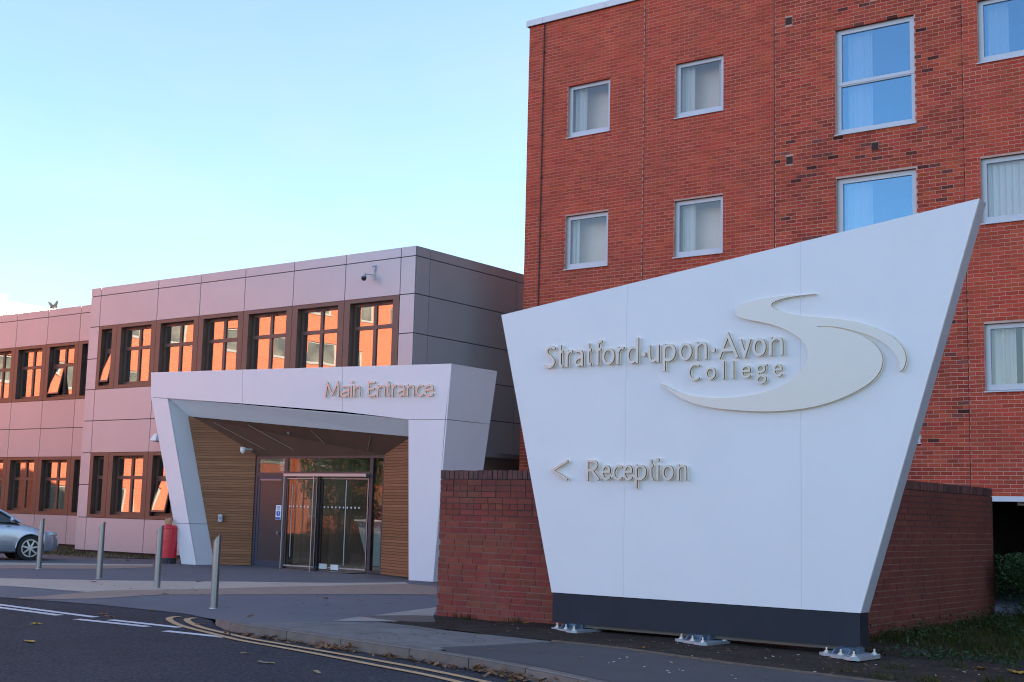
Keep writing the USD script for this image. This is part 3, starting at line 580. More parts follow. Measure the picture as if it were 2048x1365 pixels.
for s0, s1, t0, t1 in ((0.09, 0.16, 0.12, 0.82), (0.26, 0.36, 0.1, 0.8), (0.545, 0.585, 0.10, 0.55), (0.80, 0.835, 0.15, 0.75)):
    part(pc, 'ceiling_groove', cyl(cp(s0, t0), cp(s1, t1), 0.008, 6), 'groove')
part(pc, 'ceiling_spotlight', cyl(cp(0.43, 0.25), cp(0.43, 0.25) + nrm * 0.02, 0.03, 12), 'chrome')
# glazed screen
sy = SYY
scr = part(pc, 'screen_frame', join([bx(SXL, SXL + .09, sy, sy + .1, 0, SZ), bx(SXR - .06, SXR, sy, sy + .1, 0, SZ), bx(SXL + .09, SXR - .06, sy, sy + .1, SZ - .05, SZ), bx(-21.98, -21.88, sy, sy + .1, 0, SZ - .05), bx(-19.36, -19.27, sy, sy + .1, 0, SZ - .05), bx(SXL + .09, -21.98, sy, sy + .1, 2.03, 2.11), bx(-21.88, -19.36, sy, sy + .1, 2.09, 2.13), bx(-19.27, SXR - .06, sy, sy + .1, 0, .05)]), 'door_dark')
for a, b, c, d in ((SXL + .09, -21.98, 2.11, SZ - .05), (-21.88, -19.36, 2.13, SZ - .05), (-19.27, SXR - .06, .05, SZ - .05)):
    part(scr, 'pane', bx(a, b, sy + .03, sy + .042, c, d), 'glass_door')
dr = part(pc, 'side_door', bx(SXL + .17, -22.0, sy + .02, sy + .07, 0.13, 1.96), 'door_panel')
part(dr, 'door_frame', join([bx(SXL + .09, SXL + .17, sy + .012, sy + .08, 0.0, 2.03), bx(SXL + .17, -21.98, sy + .012, sy + .08, 1.96, 2.03), bx(SXL + .17, -21.98, sy + .012, sy + .08, 0.0, 0.13)]), mat('door_navy', (0.022, 0.032, 0.055), 0.4))
part(dr, 'closer_rail', bx(SXL + .2, -22.02, sy - .02, sy + .01, 1.935, 1.95), 'chrome')
part(dr, 'handle', join([cyl((-22.06, sy - .05, .75), (-22.06, sy + .02, .75), .018, 8), cyl((-22.06, sy - .05, .73), (-22.06, sy - .05, .80), .015, 8)]), 'chrome')
nt_ = part(pc, 'notice', bx(-22.19, -22.02, sy - .004, sy + .018, 1.06, 1.38), 'notice_white')
th_ = np.linspace(0, 2 * math.pi, 25)
ring = Polygon([(-22.105 + .062 * math.cos(t), 1.195 + .062 * math.sin(t)) for t in th_])
bang = unary_union([sbox(-22.118, 1.185, -22.092, 1.238), Point(-22.105, 1.165).buffer(.011)])
part(nt_, 'blue_disc', upright(ring.difference(bang), sy - .008, .004), 'notice_blue')
part(nt_, 'blue_strip', bx(-22.182, -22.028, sy - .008, sy - .004, 1.068, 1.112), 'notice_blue')
part(nt_, 'text_lines', join([bx(-22.165 + i * .01, -22.045 - i * .01, sy - .008, sy - .004, z, z + .01) for i, z in enumerate((1.345, 1.325, 1.295, 1.28))]), 'notice_blue')
ex = part(pc, 'exit_light', bx(-22.24, -22.03, sy + .10, sy + .14, 2.26, 2.36), 'exit_green'); part(ex, 'exit_plate', bx(-22.22, -22.05, sy + .10, sy + .13, 2.15, 2.245), 'exit_green')
# sliding doors: chrome header, two leaves, glass fin between
part(pc, 'door_header', join([bx(-21.88, -19.36, sy - .12, sy + .0, 2.025, 2.085)]), 'chrome')
def leaf(a, b, y, h=2.0):
    lf = part(pc, 'door_leaf', join([bx(a, a + .035, y, y + .04, .03, h), bx(b - .035, b, y, y + .04, .03, h), bx(a + .035, b - .035, y, y + .04, h - .04, h), bx(a + .035, b - .035, y, y + .04, .03, .075)]), 'door_dark')
    part(lf, 'edge_trim', join([bx(b - .014, b + .002, y - .006, y - .001, .03, h), bx(a, b, y - .006, y - .001, .045, .075), bx(a, b, y - .006, y - .001, h - .03, h - .014)]), 'chrome')
    part(lf, 'pane', bx(a + .035, b - .035, y + .014, y + .026, .075, h - .04), 'glass_door')
    n = int((b - a - .16) / .115)
    part(lf, 'marking_dots', join([cyl((a + .1 + i * .115, y + .010, 1.36), (a + .1 + i * .115, y + .013, 1.36), .022, 10) for i in range(n)]), 'dot_white')
    return lf
l1 = leaf(-21.80, -20.86, sy - .06); part(l1, 'pull_bar', cyl((-21.58, sy - .10, .25), (-21.58, sy - .10, 1.85), .012, 8), 'chrome')
l2 = leaf(-20.80, -19.40, sy + .02); part(l2, 'pull_bar', cyl((-20.0, sy - .03, .12), (-20.0, sy - .03, 1.95), .014, 8), 'chrome')
part(l2, 'floor_pad', join([bx(-20.74, -20.52, sy - .01, sy + .01, .03, .14), bx(-20.40, -20.18, sy - .01, sy + .01, .02, .13)]), 'notice_white')
part(pc, 'door_post', bx(-20.88, -20.81, sy - .03, sy + .05, 0, 2.03), 'door_dark')
part(pc, 'glass_fin', bx(-20.482, -20.47, sy - .55, sy - .02, 0.0, 2.02), 'glass_door'); part(pc, 'fin_edge', bx(-20.486, -20.466, sy - .56, sy - .55, 0.0, 2.02), 'chrome')
part(pc, 'guard_rail', join([cyl((-21.60, sy - .35, 0), (-21.60, sy - .35, 2.0), .014, 8)]), 'chrome')
part(pc, 'door_mat', bx(-21.8, -19.4, sy - .5, sy + .05, -0.02, 0.003), 'door_dark')
# hall behind the doors
part(pc, 'hall', join([bx(-23.2, -18.6, 26.9, 26.98, 0, 2.7), bx(-23.3, -23.2, 21, 27, 0, 2.7), bx(-18.6, -18.5, 21, 22.1, 0, 2.7), bx(-23.2, -18.6, 21, 27, 2.6, 2.7), bx(-23.2, -18.6, 20.95, 27, -.03, .002)]), 'interior')
M['lamp_strip'] = usdkit.material(stage, '/World/Looks/lamp_strip', {'e': ('emission', {'color': (1.0, 0.95, 0.85), 'strength': 9.0})}, surface='e.emission')
for x0, y0 in ((-19.55, 23.3), (-21.6, 22.6)): part(pc, 'hall_light', bx(x0 - .6, x0 + .6, y0 - .06, y0 + .06, 2.53, 2.58), 'lamp_strip')
dk = thing('reception_desk', 'pale blue reception counter with a slanted end seen through the entrance doors', 'desk')
part(dk, 'front', upright(Polygon([(-21.55, 0.02), (-20.3, 0.02), (-20.3, 1.05), (-21.95, 1.05)]), 23.2, 0.05), 'desk_blue')
part(dk, 'worktop', bx(-22.0, -20.2, 23.15, 23.9, 1.05, 1.09), 'notice_white')
part(dk, 'end_panel', bx(-20.3, -20.25, 23.2, 23.85, 0.02, 1.05), 'desk_blue')
scn = thing('computer_screen', 'small computer screen standing on the reception counter', 'screen')
part(scn, 'display', bx(-21.75, -21.35, 23.4, 23.43, 1.15, 1.42), 'black_gloss'); part(scn, 'stand', join([bx(-21.6, -21.5, 23.43, 23.46, 1.09, 1.25), bx(-21.65, -21.45, 23.36, 23.5, 1.09, 1.1)]), 'door_dark')

# ------------------------------------------------------------------ brick building
BY = 24.0
bb = thing('brick_building', 'tall red brick building with pale grey window frames and a white roof coping', 'building')
CW = 0.075
XL, XR_, ZB, ZT = -17.77, -3.0, -0.5, 12.70
WINS = []          # (x0, x1, z0, z1, kind)
for zb in (9.83, 6.78, 3.70): WINS += [(-16.63, -15.49, zb, zb + 1.235, 'small'), (-13.82, -12.66, zb, zb + 1.235, 'small'), (-7.365, -6.20, zb, zb + 1.235, 'small'), (-4.75, -3.6, zb, zb + 1.235, 'small')]
for zb in (8.89, 5.84, 2.79): WINS += [(-10.17, -8.57, zb, zb + 2.17, 'tall')]
SOFF = 1.85
openings = [(a, b, c, d) for a, b, c, d, _ in WINS] + [(-8.2, 6.0, -1.0, SOFF)]
VENTS = [(-11.17, 11.46), (-9.36, 11.60), (-9.37, 8.55), (-11.16, 8.53), (-9.37, 5.5), (-11.16, 5.48)]
openings += [(x - .075, x + .075, z - .075, z + .075) for x, z in VENTS]
def visible(x, y, z):
    u, w = project((x, y, z))
    if not (-5 < u < 2055 and -5 < w < 1370): return False
    s = Polygon([(1003, 631), (1958, 397), (1720, 1300), (1104, 1300)])
    return not s.contains(Point(u, w))
bricks = []
nrow = int(round((ZT - ZB) / CW)); L = 0.225
for r in range(nrow):
    z0 = ZT - (r + 1) * CW; zc = z0 + CW / 2
    blk = sorted((a, b) for a, b, c, d in openings if c - 0.01 < zc < d + 0.01)
    segs, x = [], XL
    for a, b in blk:
        if a > x: segs.append((x, min(a, XR_)))
        x = max(x, b)
    if x < XR_: segs.append((x, XR_))
    off = (L / 2 if r % 2 else 0.0)
    for a, b in segs:
        k0 = math.floor((a - XL - off) / L)
        x = XL + off + k0 * L
        while x < b:
            c, d = max(x, a), min(x + L, b)
            if d - c > 0.03 and not any(c < j < d for j in (-14.59, -11.49, -7.66)):
                bricks.append((c + .005, d - .005, z0 + .005, z0 + CW - .005, 'brick_red' if -11.49 < c < -7.7 else 'brick_orange'))
            elif d - c > 0.03:
                j = [j for j in (-14.59, -11.49, -7.66) if c < j < d][0]
                for p, q in ((c, j - .004), (j + .004, d)):
                    if q - p > .03: bricks.append((p + .005, q - .005, z0 + .005, z0 + CW - .005, 'brick_red' if -11.49 < p < -7.7 else 'brick_orange'))
            x += L
def brick_front(b, y=BY, dep=0.03):
    j = nrng.uniform(-.0018, .0018, 2)
    return bx(b[0], b[1], y + j[0], y + dep, b[2], b[3])
vis = [i for i, b in enumerate(bricks) if b[0] > -8.6 and b[1] - b[0] > .18 and visible((b[0] + b[1]) / 2, BY, (b[2] + b[3]) / 2)]
vis.sort(key=lambda i: -bricks[i][0] + 0.12 * bricks[i][2])
chosen = set(vis[:290])
rest = {'brick_red': [], 'brick_orange': [], 'brick_burnt': []}
burnt_n = lambda b: b[4] == 'brick_red' and meshkit.noise(np.array([b[0] * 0.9, b[2] * 1.3, 3.0]), 4) > 0.50 and rng.random() < 0.075
for i, b in enumerate(bricks):
    mm = 'brick_burnt' if burnt_n(b) else b[4]
    if i in chosen: part(bb, 'brick', brick_front(b), mm)
    else: rest[mm].append(brick_front(b))
allb = []
for mm, ms in rest.items():
    part(bb, {'brick_red': 'red_brickwork', 'brick_orange': 'orange_brickwork', 'brick_burnt': 'burnt_brickwork'}[mm], join(ms), mm, kind='stuff')
mort = holes_front(XL + .006, XR_, ZB, ZT, [o for o in openings[:-len(VENTS)] if o[1] < XR_]).difference(sbox(-8.2, -2, 6.0, SOFF).union(sbox(-8.2, -2.0, 7.0, SOFF)))
mA, mB = mort.intersection(sbox(-20, -2, -11.49, 20)), mort.intersection(sbox(-11.49, -2, 0, 20))
part(bb, 'wall', upright(mA, BY + .0035, 0.25), 'mortar'); part(bb, 'wall', upright(mB, BY + .0035, 0.25), 'mortar_pale')
part(bb, 'wall', join([bx(XR_, 26, BY + .004, BY + .25, SOFF, ZT), bx(7, 26, BY + .004, BY + .25, ZB, SOFF)]), 'brick_far')
part(bb, 'wall', join([bx(XL + .001, XL + .25, BY + .26, 34, ZB, ZT), bx(25.7, 26, BY + .26, 34, ZB, ZT), bx(XL + .25, 25.7, 33.7, 34, ZB, ZT)]), 'brick_far')
part(bb, 'roof', bx(XL + .25, 25.7, BY + .26, 33.7, ZT - .3, ZT - .1), 'interior')
x = XL - .06
cj = [-17.83, -17.36, -15.6, -13.2, -10.8, -8.4, -6, -3.6, -1.2, 3, 8, 14, 20, 26]
for a, b in zip(cj[:-1], cj[1:]): part(bb, 'coping', bx(a + .003, b - .003, BY - .06, BY + .3, ZT + .012, ZT + .155), 'fascia_white')
part(bb, 'coping', bx(XL - .06, XL + .3, BY + .305, 34, ZT + .012, ZT + .155), 'fascia_white')
part(bb, 'drip_edge', bx(XL - .03, 20, BY - .03, BY + .2, ZT, ZT + .012), 'cable')
for jx in (-14.59, -11.49): part(bb, 'expansion_joint', bx(jx - .0088, jx + .0088, BY - .001, BY + .01, 2, ZT), 'cable')
part(bb, 'expansion_joint', bx(-7.6685, -7.6515, BY + .001, BY + .01, SOFF, ZT), 'brick_burnt')
part(bb, 'lightning_cable', join([cyl((-17.325, BY - .02, 0), (-17.325, BY - .02, ZT + .17), .014, 6)] + [bx(-17.35, -17.30, BY - .035, BY, z, z + .03) for z in np.arange(1, 12.6, 1.0)]), 'cable')
for x, z in VENTS: part(bb, 'air_vent', join([bx(x - .07, x + .07, BY - .002, BY + .003, z - .07, z + .07)] + [bx(x - .07, x + .07, BY - .010, BY - .002, z - .07 + i * .028, z - .07 + i * .028 + .01) for i in range(6)]), 'vent_brown')
def curtain_for(i):
    return [[(0.06, .32)], [(0.04, .3), (.8, .95)], [(0.1, .42)], [(.05, .4)], [(0, .2)]][i % 5]
def brick_window(i, x0, x1, z0, z1, kind):
    y = BY + .075; f = .088
    outer = Polygon([(x0, z0 + .03), (x1, z0 + .03), (x1, z1), (x0, z1)])
    if kind == 'small': cells = [(x0 + f, x1 - f, z0 + .03 + f + .02, z1 - f)]
    else:
        zm = z0 + 1.03
        cells = [(x0 + f, x1 - f, z0 + .03 + f, zm - .035), (x0 + f + .02, x1 - f - .02, zm + .06, z1 - f - .01)]
    hole = [[(a, c), (b, c), (b, d), (a, d)] for a, b, c, d in cells]
    w = part(bb, 'window', upright(Polygon(outer.exterior.coords, hole), y, .07), 'alu_frame')
    if kind == 'tall': part(w, 'transom', bx(x0 + .01, x1 - .01, y - .012, y - .001, zm - .012, zm + .03), 'alu_frame')
    part(w, 'sill', hexa([(x0 - .02, BY - .035, z0 - .012), (x1 + .02, BY - .035, z0 - .012), (x1 + .02, y + .02, z0 - .012), (x0 - .02, y + .02, z0 - .012)], [(x0 - .02, BY - .035, z0 + .008), (x1 + .02, BY - .035, z0 + .008), (x1 + .02, y + .02, z0 + .029), (x0 - .02, y + .02, z0 + .029)]), 'alu_frame')
    part(w, 'gasket', join([bx(x0 - .001, x1 + .001, BY + .03, BY + .07, z1 - .002, z1 + .01), bx(x0 - .012, x0 - .001, BY + .02, BY + .07, z0, z1)]), 'cable')
    for a, b, c, d in cells:
        t = nrng.uniform(-.002, .002, 2)
        part(w, 'pane', hexa([(a - .005, y + .03 + t[0], c - .005), (b + .005, y + .03 + t[1], c - .005), (b + .005, y + .04 + t[1], c - .005), (a - .005, y + .04 + t[0], c - .005)], [(a - .005, y + .03 - t[1], d + .005), (b + .005, y + .03 - t[0], d + .005), (b + .005, y + .04 - t[0], d + .005), (a - .005, y + .04 - t[1], d + .005)]), 'glass_plain' if x0 < -12 or (x0 > -8 and z0 < 7) else 'glass_brick')
    W = x1 - x0
    if x0 > -8 and kind == 'small' and z0 in (6.78,):        # vertical louvre blind
        n = 9
        for k in range(n):
            u = x0 + .05 + (W - .1) * (k + .5) / n
            part(w, 'blind_slat', hexa([(u - .057, y + .10, z0 + .1), (u + .05, y + .135, z0 + .1), (u + .05, y + .137, z0 + .1), (u - .057, y + .102, z0 + .1)], [(u - .057, y + .10, z1 - .03), (u + .05, y + .135, z1 - .03), (u + .05, y + .137, z1 - .03), (u - .057, y + .102, z1 - .03)]), 'blind')
    elif x0 > -8 and kind == 'small' and z0 == 3.70:
        for p, q in ((.03, .42), (.52, .97)): part(w, 'curtain', drape(x0 + W * p, x0 + W * q, y + .15, z0 + .04, z1 - .02), 'curtain')
    else:
        for p, q in curtain_for(i): part(w, 'curtain', drape(x0 + W * p, x0 + W * q, y + .18, z0 + .05, z1 - .03), 'curtain')
    if x0 < -12: part(w, 'roller_blind', bx(x0 - .3, x1 + .3, y + .45, y + .46, z0 - .2, z1 + .2), 'roller_beige')
    rm = 2.4
    part(w, 'room', join([bx(x0 - .5, x1 + .5, y + rm, y + rm + .05, z0 - .9, z1 + .35), bx(x0 - .55, x0 - .5, y + .19, y + rm, z0 - .9, z1 + .35), bx(x1 + .5, x1 + .55, y + .19, y + rm, z0 - .9, z1 + .35), bx(x0 - .5, x1 + .5, y + .19, y + rm, z1 + .30, z1 + .35), bx(x0 - .5, x1 + .5, y + .19, y + rm, z0 - .95, z0 - .9)]), 'interior_light')
for i, wdw in enumerate(WINS): brick_window(i, *wdw)
part(bb, 'soffit_fascia', join([bx(-8.15, 6.95, BY - .02, BY + .02, SOFF - .105, SOFF - .012)]), 'fascia_white')
part(bb, 'undercroft', join([bx(-8.2, 7, BY + .3, 33, SOFF - .1, SOFF - .02), bx(-8.25, -8.2, BY + .26, 33, -.6, SOFF), bx(7, 7.05, BY + .26, 33, -.6, SOFF), bx(-8.2, 7, 32.9, 33.0, -.6, SOFF), bx(-8.2, 7, BY + .26, 33, -.32, -.28)]), 'backing')
part(bb, 'soffit_lamp', join([bx(-7.0, -6.86, BY + .5, BY + .6, SOFF - .16, SOFF - .105), bx(-6.98, -6.88, BY + .49, BY + .5, SOFF - .15, SOFF - .12)]), 'notice_white')
nb = part(bb, 'yellow_notice', bx(-6.52, -6.2, BY + .9, BY + .92, 0.78, 1.0), 'sign_yellow'); part(nb, 'lines', join([bx(-6.49, -6.25, BY + .897, BY + .9, z, z + .015) for z in (.84, .89, .94)]), 'door_dark')
part(bb, 'lower_plate', bx(-6.46, -6.2, BY + .9, BY + .92, 0.66, 0.76), 'grey_mount')

# ------------------------------------------------------------------ low brick wall behind the sign (two wings meeting at a corner)
bw = thing('brick_wall', 'weathered low red brick wall with a soldier-brick top behind the white sign', 'wall')
WX0, WX1, WY0, WY1, WH = -10.87, -5.85, 13.0, 19.27, 1.725
core = unary_union([sbox(WX0 + .012, WY0 + .0065, WX1 - .0065, WY0 + .32), sbox(WX1 - .32, WY0 + .0065, WX1 - .0065, WY1 - .009)])
v, f = flat(core, WH + .25); v = np.array(v); v[:, 2] -= .3
part(bw, 'core', (v, f), 'wall_mortar')
v, f = flat(core.buffer(.0012), .46); v = np.array(v); v[:, 2] += WH - .46
part(bw, 'upper_core', (v, f), 'wall_mortar_black')
wl = []
for r in range(26):
    z0 = WH - (r + 1) * CW
    mode = 'header' if r in (1, 4) else 'stretch'
    for wing in (0, 1):
        a, b = (WX0, WX1) if wing == 0 else (WY0 + .105, WY1)
        stepw = .1125 if (mode == 'header' and wing == 0) else .225
        lim = (a + 0.62 if (mode == 'header' and r != 4 and wing == 0) else None)
        x = a - (.1125 if r % 2 else 0.0) - (0.05 * math.sin(r * 2.4)) * (r > 8) + nrng.uniform(-.012, .0)
        while x < b - .01:
            st = stepw if (lim is None or x < lim) else .225
            c, d = max(x, a), min(x + st, b); x += st
            if d - c < .03: continue
            j = nrng.uniform(-.0022, .0022); jz = nrng.uniform(-.002, .002)
            dk_ = z0 > WH - .46 or rng.random() < (.08 if wing == 0 else .4)
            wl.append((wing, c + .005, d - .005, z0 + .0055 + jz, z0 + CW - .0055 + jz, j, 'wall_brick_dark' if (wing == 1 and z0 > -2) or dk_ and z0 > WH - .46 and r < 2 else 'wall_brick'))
def wbrick(b):
    w, c, d, z0, z1, j, _ = b
    m = bx(c, d, WY0 + j, WY0 + .06, z0, z1) if w == 0 else bx(WX1 - .06, WX1 + j, c, d, z0, z1)
    v = m[0].copy()
    v += nrng.uniform(-.0015, .0015, v.shape)
    return v, m[1]
def wvis(b):
    w, c, d, z0, z1, j, _ = b
    u, q = project(((c + d) / 2, WY0, z0) if w == 0 else (WX1, (c + d) / 2, z0))
    s = Polygon([(1003, 631), (1958, 397), (1740, 1228), (1740, 1298), (1104, 1244), (1104, 1186)])
    return not s.contains(Point(u, q)) and u < 2060 and z0 > -.06
cand = [i for i, b in enumerate(wl) if wvis(b)]
cand.sort(key=lambda i: (wl[i][0], wl[i][1] if wl[i][0] else 0))
keep = set(cand[:295]); rest = {}
for i, b in enumerate(wl):
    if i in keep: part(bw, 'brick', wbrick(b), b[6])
    else: rest.setdefault(b[6], []).append(wbrick(b))
for mm, ms in rest.items(): part(bw, 'brickwork', join(ms), mm, kind='stuff')
cop = []
x = WX0
while x < WX1 - .03:
    j = nrng.uniform(-.004, .004, 2); m = bx(x + .005, min(x + .075, WX1) - .004, WY0 - .004 + j[0], WY0 + .215, WH + .006, WH + .112 + j[1]); m = (m[0] + nrng.uniform(-.002, .002, m[0].shape), m[1]); cop.append(('f', x, m)); x += .0765
y = WY0 + .22
while y < WY1 - .03:
    j = nrng.uniform(-.004, .004, 2); m = bx(WX1 - .215, WX1 + .004 + j[0], y + .005, min(y + .075, WY1) - .004, WH + .006, WH + .112 + j[1]); m = (m[0] + nrng.uniform(-.002, .002, m[0].shape), m[1]); cop.append(('r', y, m)); y += .0765
for k, p, m in cop: part(bw, 'coping_brick', m, 'coping_brick')
v, f = flat(unary_union([sbox(WX0 + .01, WY0 + .006, WX1 - .006, WY0 + .21), sbox(WX1 - .21, WY0 + .006, WX1 - .006, WY1 - .006)]), .10); v = np.array(v); v[:, 2] += WH + .002
part(bw, 'coping_mortar', (v, f), 'wall_mortar_black')

# ------------------------------------------------------------------ the sign
sg = thing('entrance_sign', 'large white leaning-sided sign on a navy plinth with raised steel lettering and a swoosh emblem', 'sign')
SY0 = 12.62
TL, TR, BR, BL = (-9.67, 3.71), (-3.89, 4.44), (-5.13, .425), (-8.835, .425)
face = Polygon([TL, TR, BR, BL])
for a, b in ((-20, -7.8708), (-7.8692, -5.7508), (-5.7492, 0)):
    part(sg, 'face_panel', upright(face.intersection(sbox(a, 0, b, 9)), SY0, .03), 'white_panel')
part(sg, 'body', upright(face.buffer(-.001), SY0 + .031, .19), 'panel_edge')
part(sg, 'plinth', join([bx(-8.82, -5.135, SY0 + .002, SY0 + .215, .09, .423)]), 'plinth_navy')
part(sg, 'base_beam', join([bx(-8.7, -5.3, SY0 + .03, SY0 + .18, .055, .089)]), 'steel_beam')
def foot_bracket(x, y):
    pts = [(-.245, -.10), (-.20, -.135), (-.12, -.135), (-.09, -.20), (.02, -.235), (.06, -.235), (.09, -.30), (.17, -.33), (.23, -.31), (.27, .10), (.22, .22), (-.14, .22), (-.24, .12)]
    v, f = flat(Polygon([(x + a, y + b) for a, b in pts]).buffer(.012), .032); v = np.array(v); v[:, 2] += .012
    p = part(sg, 'foot_bracket', (v, f), 'galvanised')
    for dx in (-.10, .06):
        part(p, 'rib', upright_x(x + dx, [(y - .16, .044), (y + .2, .044), (y + .2, .10), (y - .02, .10), (y - .10, .085)], .016), 'galv_dark')
    part(p, 'stem', bx(x - .12, x + .1, y + .0, y + .16, .044, .09), 'galv_dark')
    for bxx, byy in ((-.19, -.08), (-.005, -.175), (.165, -.265), (.215, .12), (-.13, .16)):
        part(p, 'bolt', join([cyl((x + bxx, y + byy, .044), (x + bxx, y + byy, .050), .034, 10), cyl((x + bxx, y + byy, .05), (x + bxx, y + byy, .066), .020, 6), cyl((x + bxx, y + byy, .066), (x + bxx, y + byy, .096), .010, 8)]), 'bolt_zinc')
def upright_x(x, pts, t):
    v, f = flat(Polygon(pts), t); v = np.array(v)
    return np.stack([x - t / 2 + v[:, 2], v[:, 0], v[:, 1]], 1), f
for x, y in ((-8.50, 12.62), (-6.86, 12.56), (-5.19, 12.46)): foot_bracket(x, y)

# lettering drawn as humanist strokes: baseline 0, x-height .76, capitals 1
def arc(cx, cy, rx, ry, a0, a1, n=14): return [(cx + rx * math.cos(math.radians(a0 + (a1 - a0) * i / n)), cy + ry * math.sin(math.radians(a0 + (a1 - a0) * i / n))) for i in range(n + 1)]
def cm(*p): return [tuple(q) for q in catmull(p, 6)]
SW = .118
GL = {
 'S': [cm((.50, .88), (.38, .945), (.22, .91), (.13, .78), (.19, .62), (.36, .48), (.49, .32), (.45, .14), (.30, .055), (.06, .11))],
 't': [[(.15, 1.0), (.15, .3)] + cm((.15, .3), (.18, .13), (.26, .06), (.39, .07))[1:], [(.0, .70), (.37, .70)]],
 'r': [[(.10, 0), (.10, .76)], cm((.10, .48), (.17, .62), (.27, .70), (.40, .69))],
 'a': [cm((.07, .65), (.20, .70), (.35, .66), (.41, .50))[:-1] + [(.41, .5), (.41, 0)], cm((.41, .42), (.22, .37), (.08, .27), (.08, .13), (.18, .055), (.31, .10), (.41, .20))],
 'f': [cm((.44, 1.03), (.32, 1.05), (.22, .97), (.18, .80)) + [(.18, 0)], [(.02, .70), (.38, .70)]],
 'o': [arc(.30, .37, .235, .315, 0, 360, 30)],
 'd': [[(.50, 1.10), (.50, 0)], cm((.50, .62), (.38, .69), (.22, .66), (.10, .50), (.08, .30), (.15, .11), (.28, .055), (.42, .13), (.50, .24))],
 '-': [cm((.02, .36), (.14, .36), (.26, .36)), arc(.17, .37, .05, .045, 0, 360, 8)],
 'u': [[(.09, .74), (.09, .28)] + cm((.09, .28), (.14, .10), (.26, .055), (.38, .11), (.47, .24))[1:], [(.47, .74), (.47, 0)]],
 'p': [[(.10, -.40), (.10, .76)], cm((.10, .56), (.22, .67), (.38, .67), (.50, .52), (.51, .32), (.43, .13), (.29, .055), (.16, .09), (.10, .15))],
 'n': [[(.10, 0), (.10, .76)], cm((.10, .52), (.20, .64), (.33, .69), (.44, .60), (.46, .42)) + [(.46, 0)]],
 'A': [[(.03, 0), (.33, .97), (.65, 0)], [(.15, .33), (.53, .33)]],
 'v': [[(.03, .74), (.25, .06), (.48, .74)]],
 'C': [cm((.60, .88), (.46, .94), (.28, .90), (.12, .70), (.08, .46), (.14, .22), (.28, .07), (.46, .05), (.61, .12))],
 'l': [[(.10, 0), (.10, 1.06)]],
 'e': [[(.09, .40), (.47, .40)] + cm((.47, .40), (.46, .55), (.37, .67), (.25, .68), (.13, .58), (.08, .38), (.13, .16), (.26, .06), (.38, .06), (.48, .12))[1:]],
 'g': [arc(.25, .50, .165, .20, 0, 360, 24), cm((.36, .64), (.44, .70), (.52, .70)), cm((.16, .33), (.10, .22), (.16, .12), (.32, .07), (.44, -.02), (.45, -.18), (.34, -.31), (.18, -.32), (.07, -.20), (.10, -.05), (.2, .08))],
 'R': [[(.10, 0), (.10, .93)] + cm((.10, .93), (.32, .93), (.46, .84), (.47, .68), (.38, .53), (.22, .48), (.10, .48))[1:], [(.27, .48), (.58, 0)]],
 'c': [cm((.46, .64), (.34, .69), (.20, .64), (.10, .48), (.09, .28), (.18, .10), (.32, .05), (.46, .10))],
 'i': [[(.10, 0), (.10, .74)], arc(.10, .98, .035, .035, 0, 360, 8)],
 'M': [[(.06, 0), (.14, .95), (.42, .16), (.70, .95), (.78, 0)]],
 'E': [[(.46, .935), (.10, .935), (.10, .065), (.48, .065)], [(.10, .51), (.42, .51)]],
 '<': [[(.62, .95), (.09, .48), (.62, .02)]],
}
def glyph(ch, x0, x1, zb, cap):
    lines = GL[ch]; w = SW * cap
    pts = np.array([p for l in lines for p in l]); lo, hi = pts[:, 0].min(), pts[:, 0].max()
    half = w / 2
    sxx = (x1 - x0 - w) / max(hi - lo, 1e-6) if hi - lo > .05 else 1.0
    fx = (lambda u: x0 + half + (u - lo) * sxx) if hi - lo > .05 else (lambda u: (x0 + x1) / 2 + (u - (lo + hi) / 2) * cap)
    return unary_union([LineString([(fx(u), zb + q * cap) for u, q in l]).buffer(half * (.92 if len(l) > 8 else 1.04), cap_style=2 if len(l) < 31 else 1, join_style=2 if ch in 'MAE<Rv' else 1, mitre_limit=1.6) for l in lines])
def lettering(parent, text, spans, zb, cap, yf, slope=0.0, dep=.03):
    for ch, (a, b) in zip(text, spans):
        g = glyph(ch, a, b, zb + slope * ((a + b) / 2 - spans[0][0]), cap)
        p = part(parent, 'letter' if ch not in '-<' else ('dash' if ch == '-' else 'arrow'), upright(g, yf, .006), 'steel_letter')
        part(p, 'dark_edge', upright(g.buffer(.0005), yf + .0061, .016), 'steel_edge')
        part(p, 'cream_return', upright(g.buffer(.0028), yf + .0222, dep - .014), 'letter_cream')
lettering(sg, 'Stratford-upon-Avon', [(-8.98, -8.82), (-8.79, -8.695), (-8.67, -8.562), (-8.548, -8.425), (-8.395, -8.297), (-8.275, -8.155), (-8.164, -7.995), (-7.972, -7.86), (-7.835, -7.682), (-7.655, -7.575), (-7.554, -7.415), (-7.365, -7.202), (-7.161, -7.0), (-6.961, -6.815), (-6.785, -6.705), (-6.69, -6.437), (-6.44, -6.292), (-6.275, -6.118), (-6.083, -5.925)], 3.018, .262, SY0 - .052)
lettering(sg, 'College', [(-7.045, -6.91), (-6.835, -6.712), (-6.64, -6.60), (-6.525, -6.49), (-6.411, -6.30), (-6.235, -6.1), (-6.038, -5.936)], 2.795, .182, SY0 - .048)
lettering(sg, '<Reception', [(-8.841, -8.60), (-8.351, -8.168), (-8.150, -8.03), (-8.0, -7.875), (-7.86, -7.74), (-7.707, -7.56), (-7.540, -7.456), (-7.435, -7.40), (-7.363, -7.215), (-7.173, -7.055)], 1.712, .228, SY0 - .052)
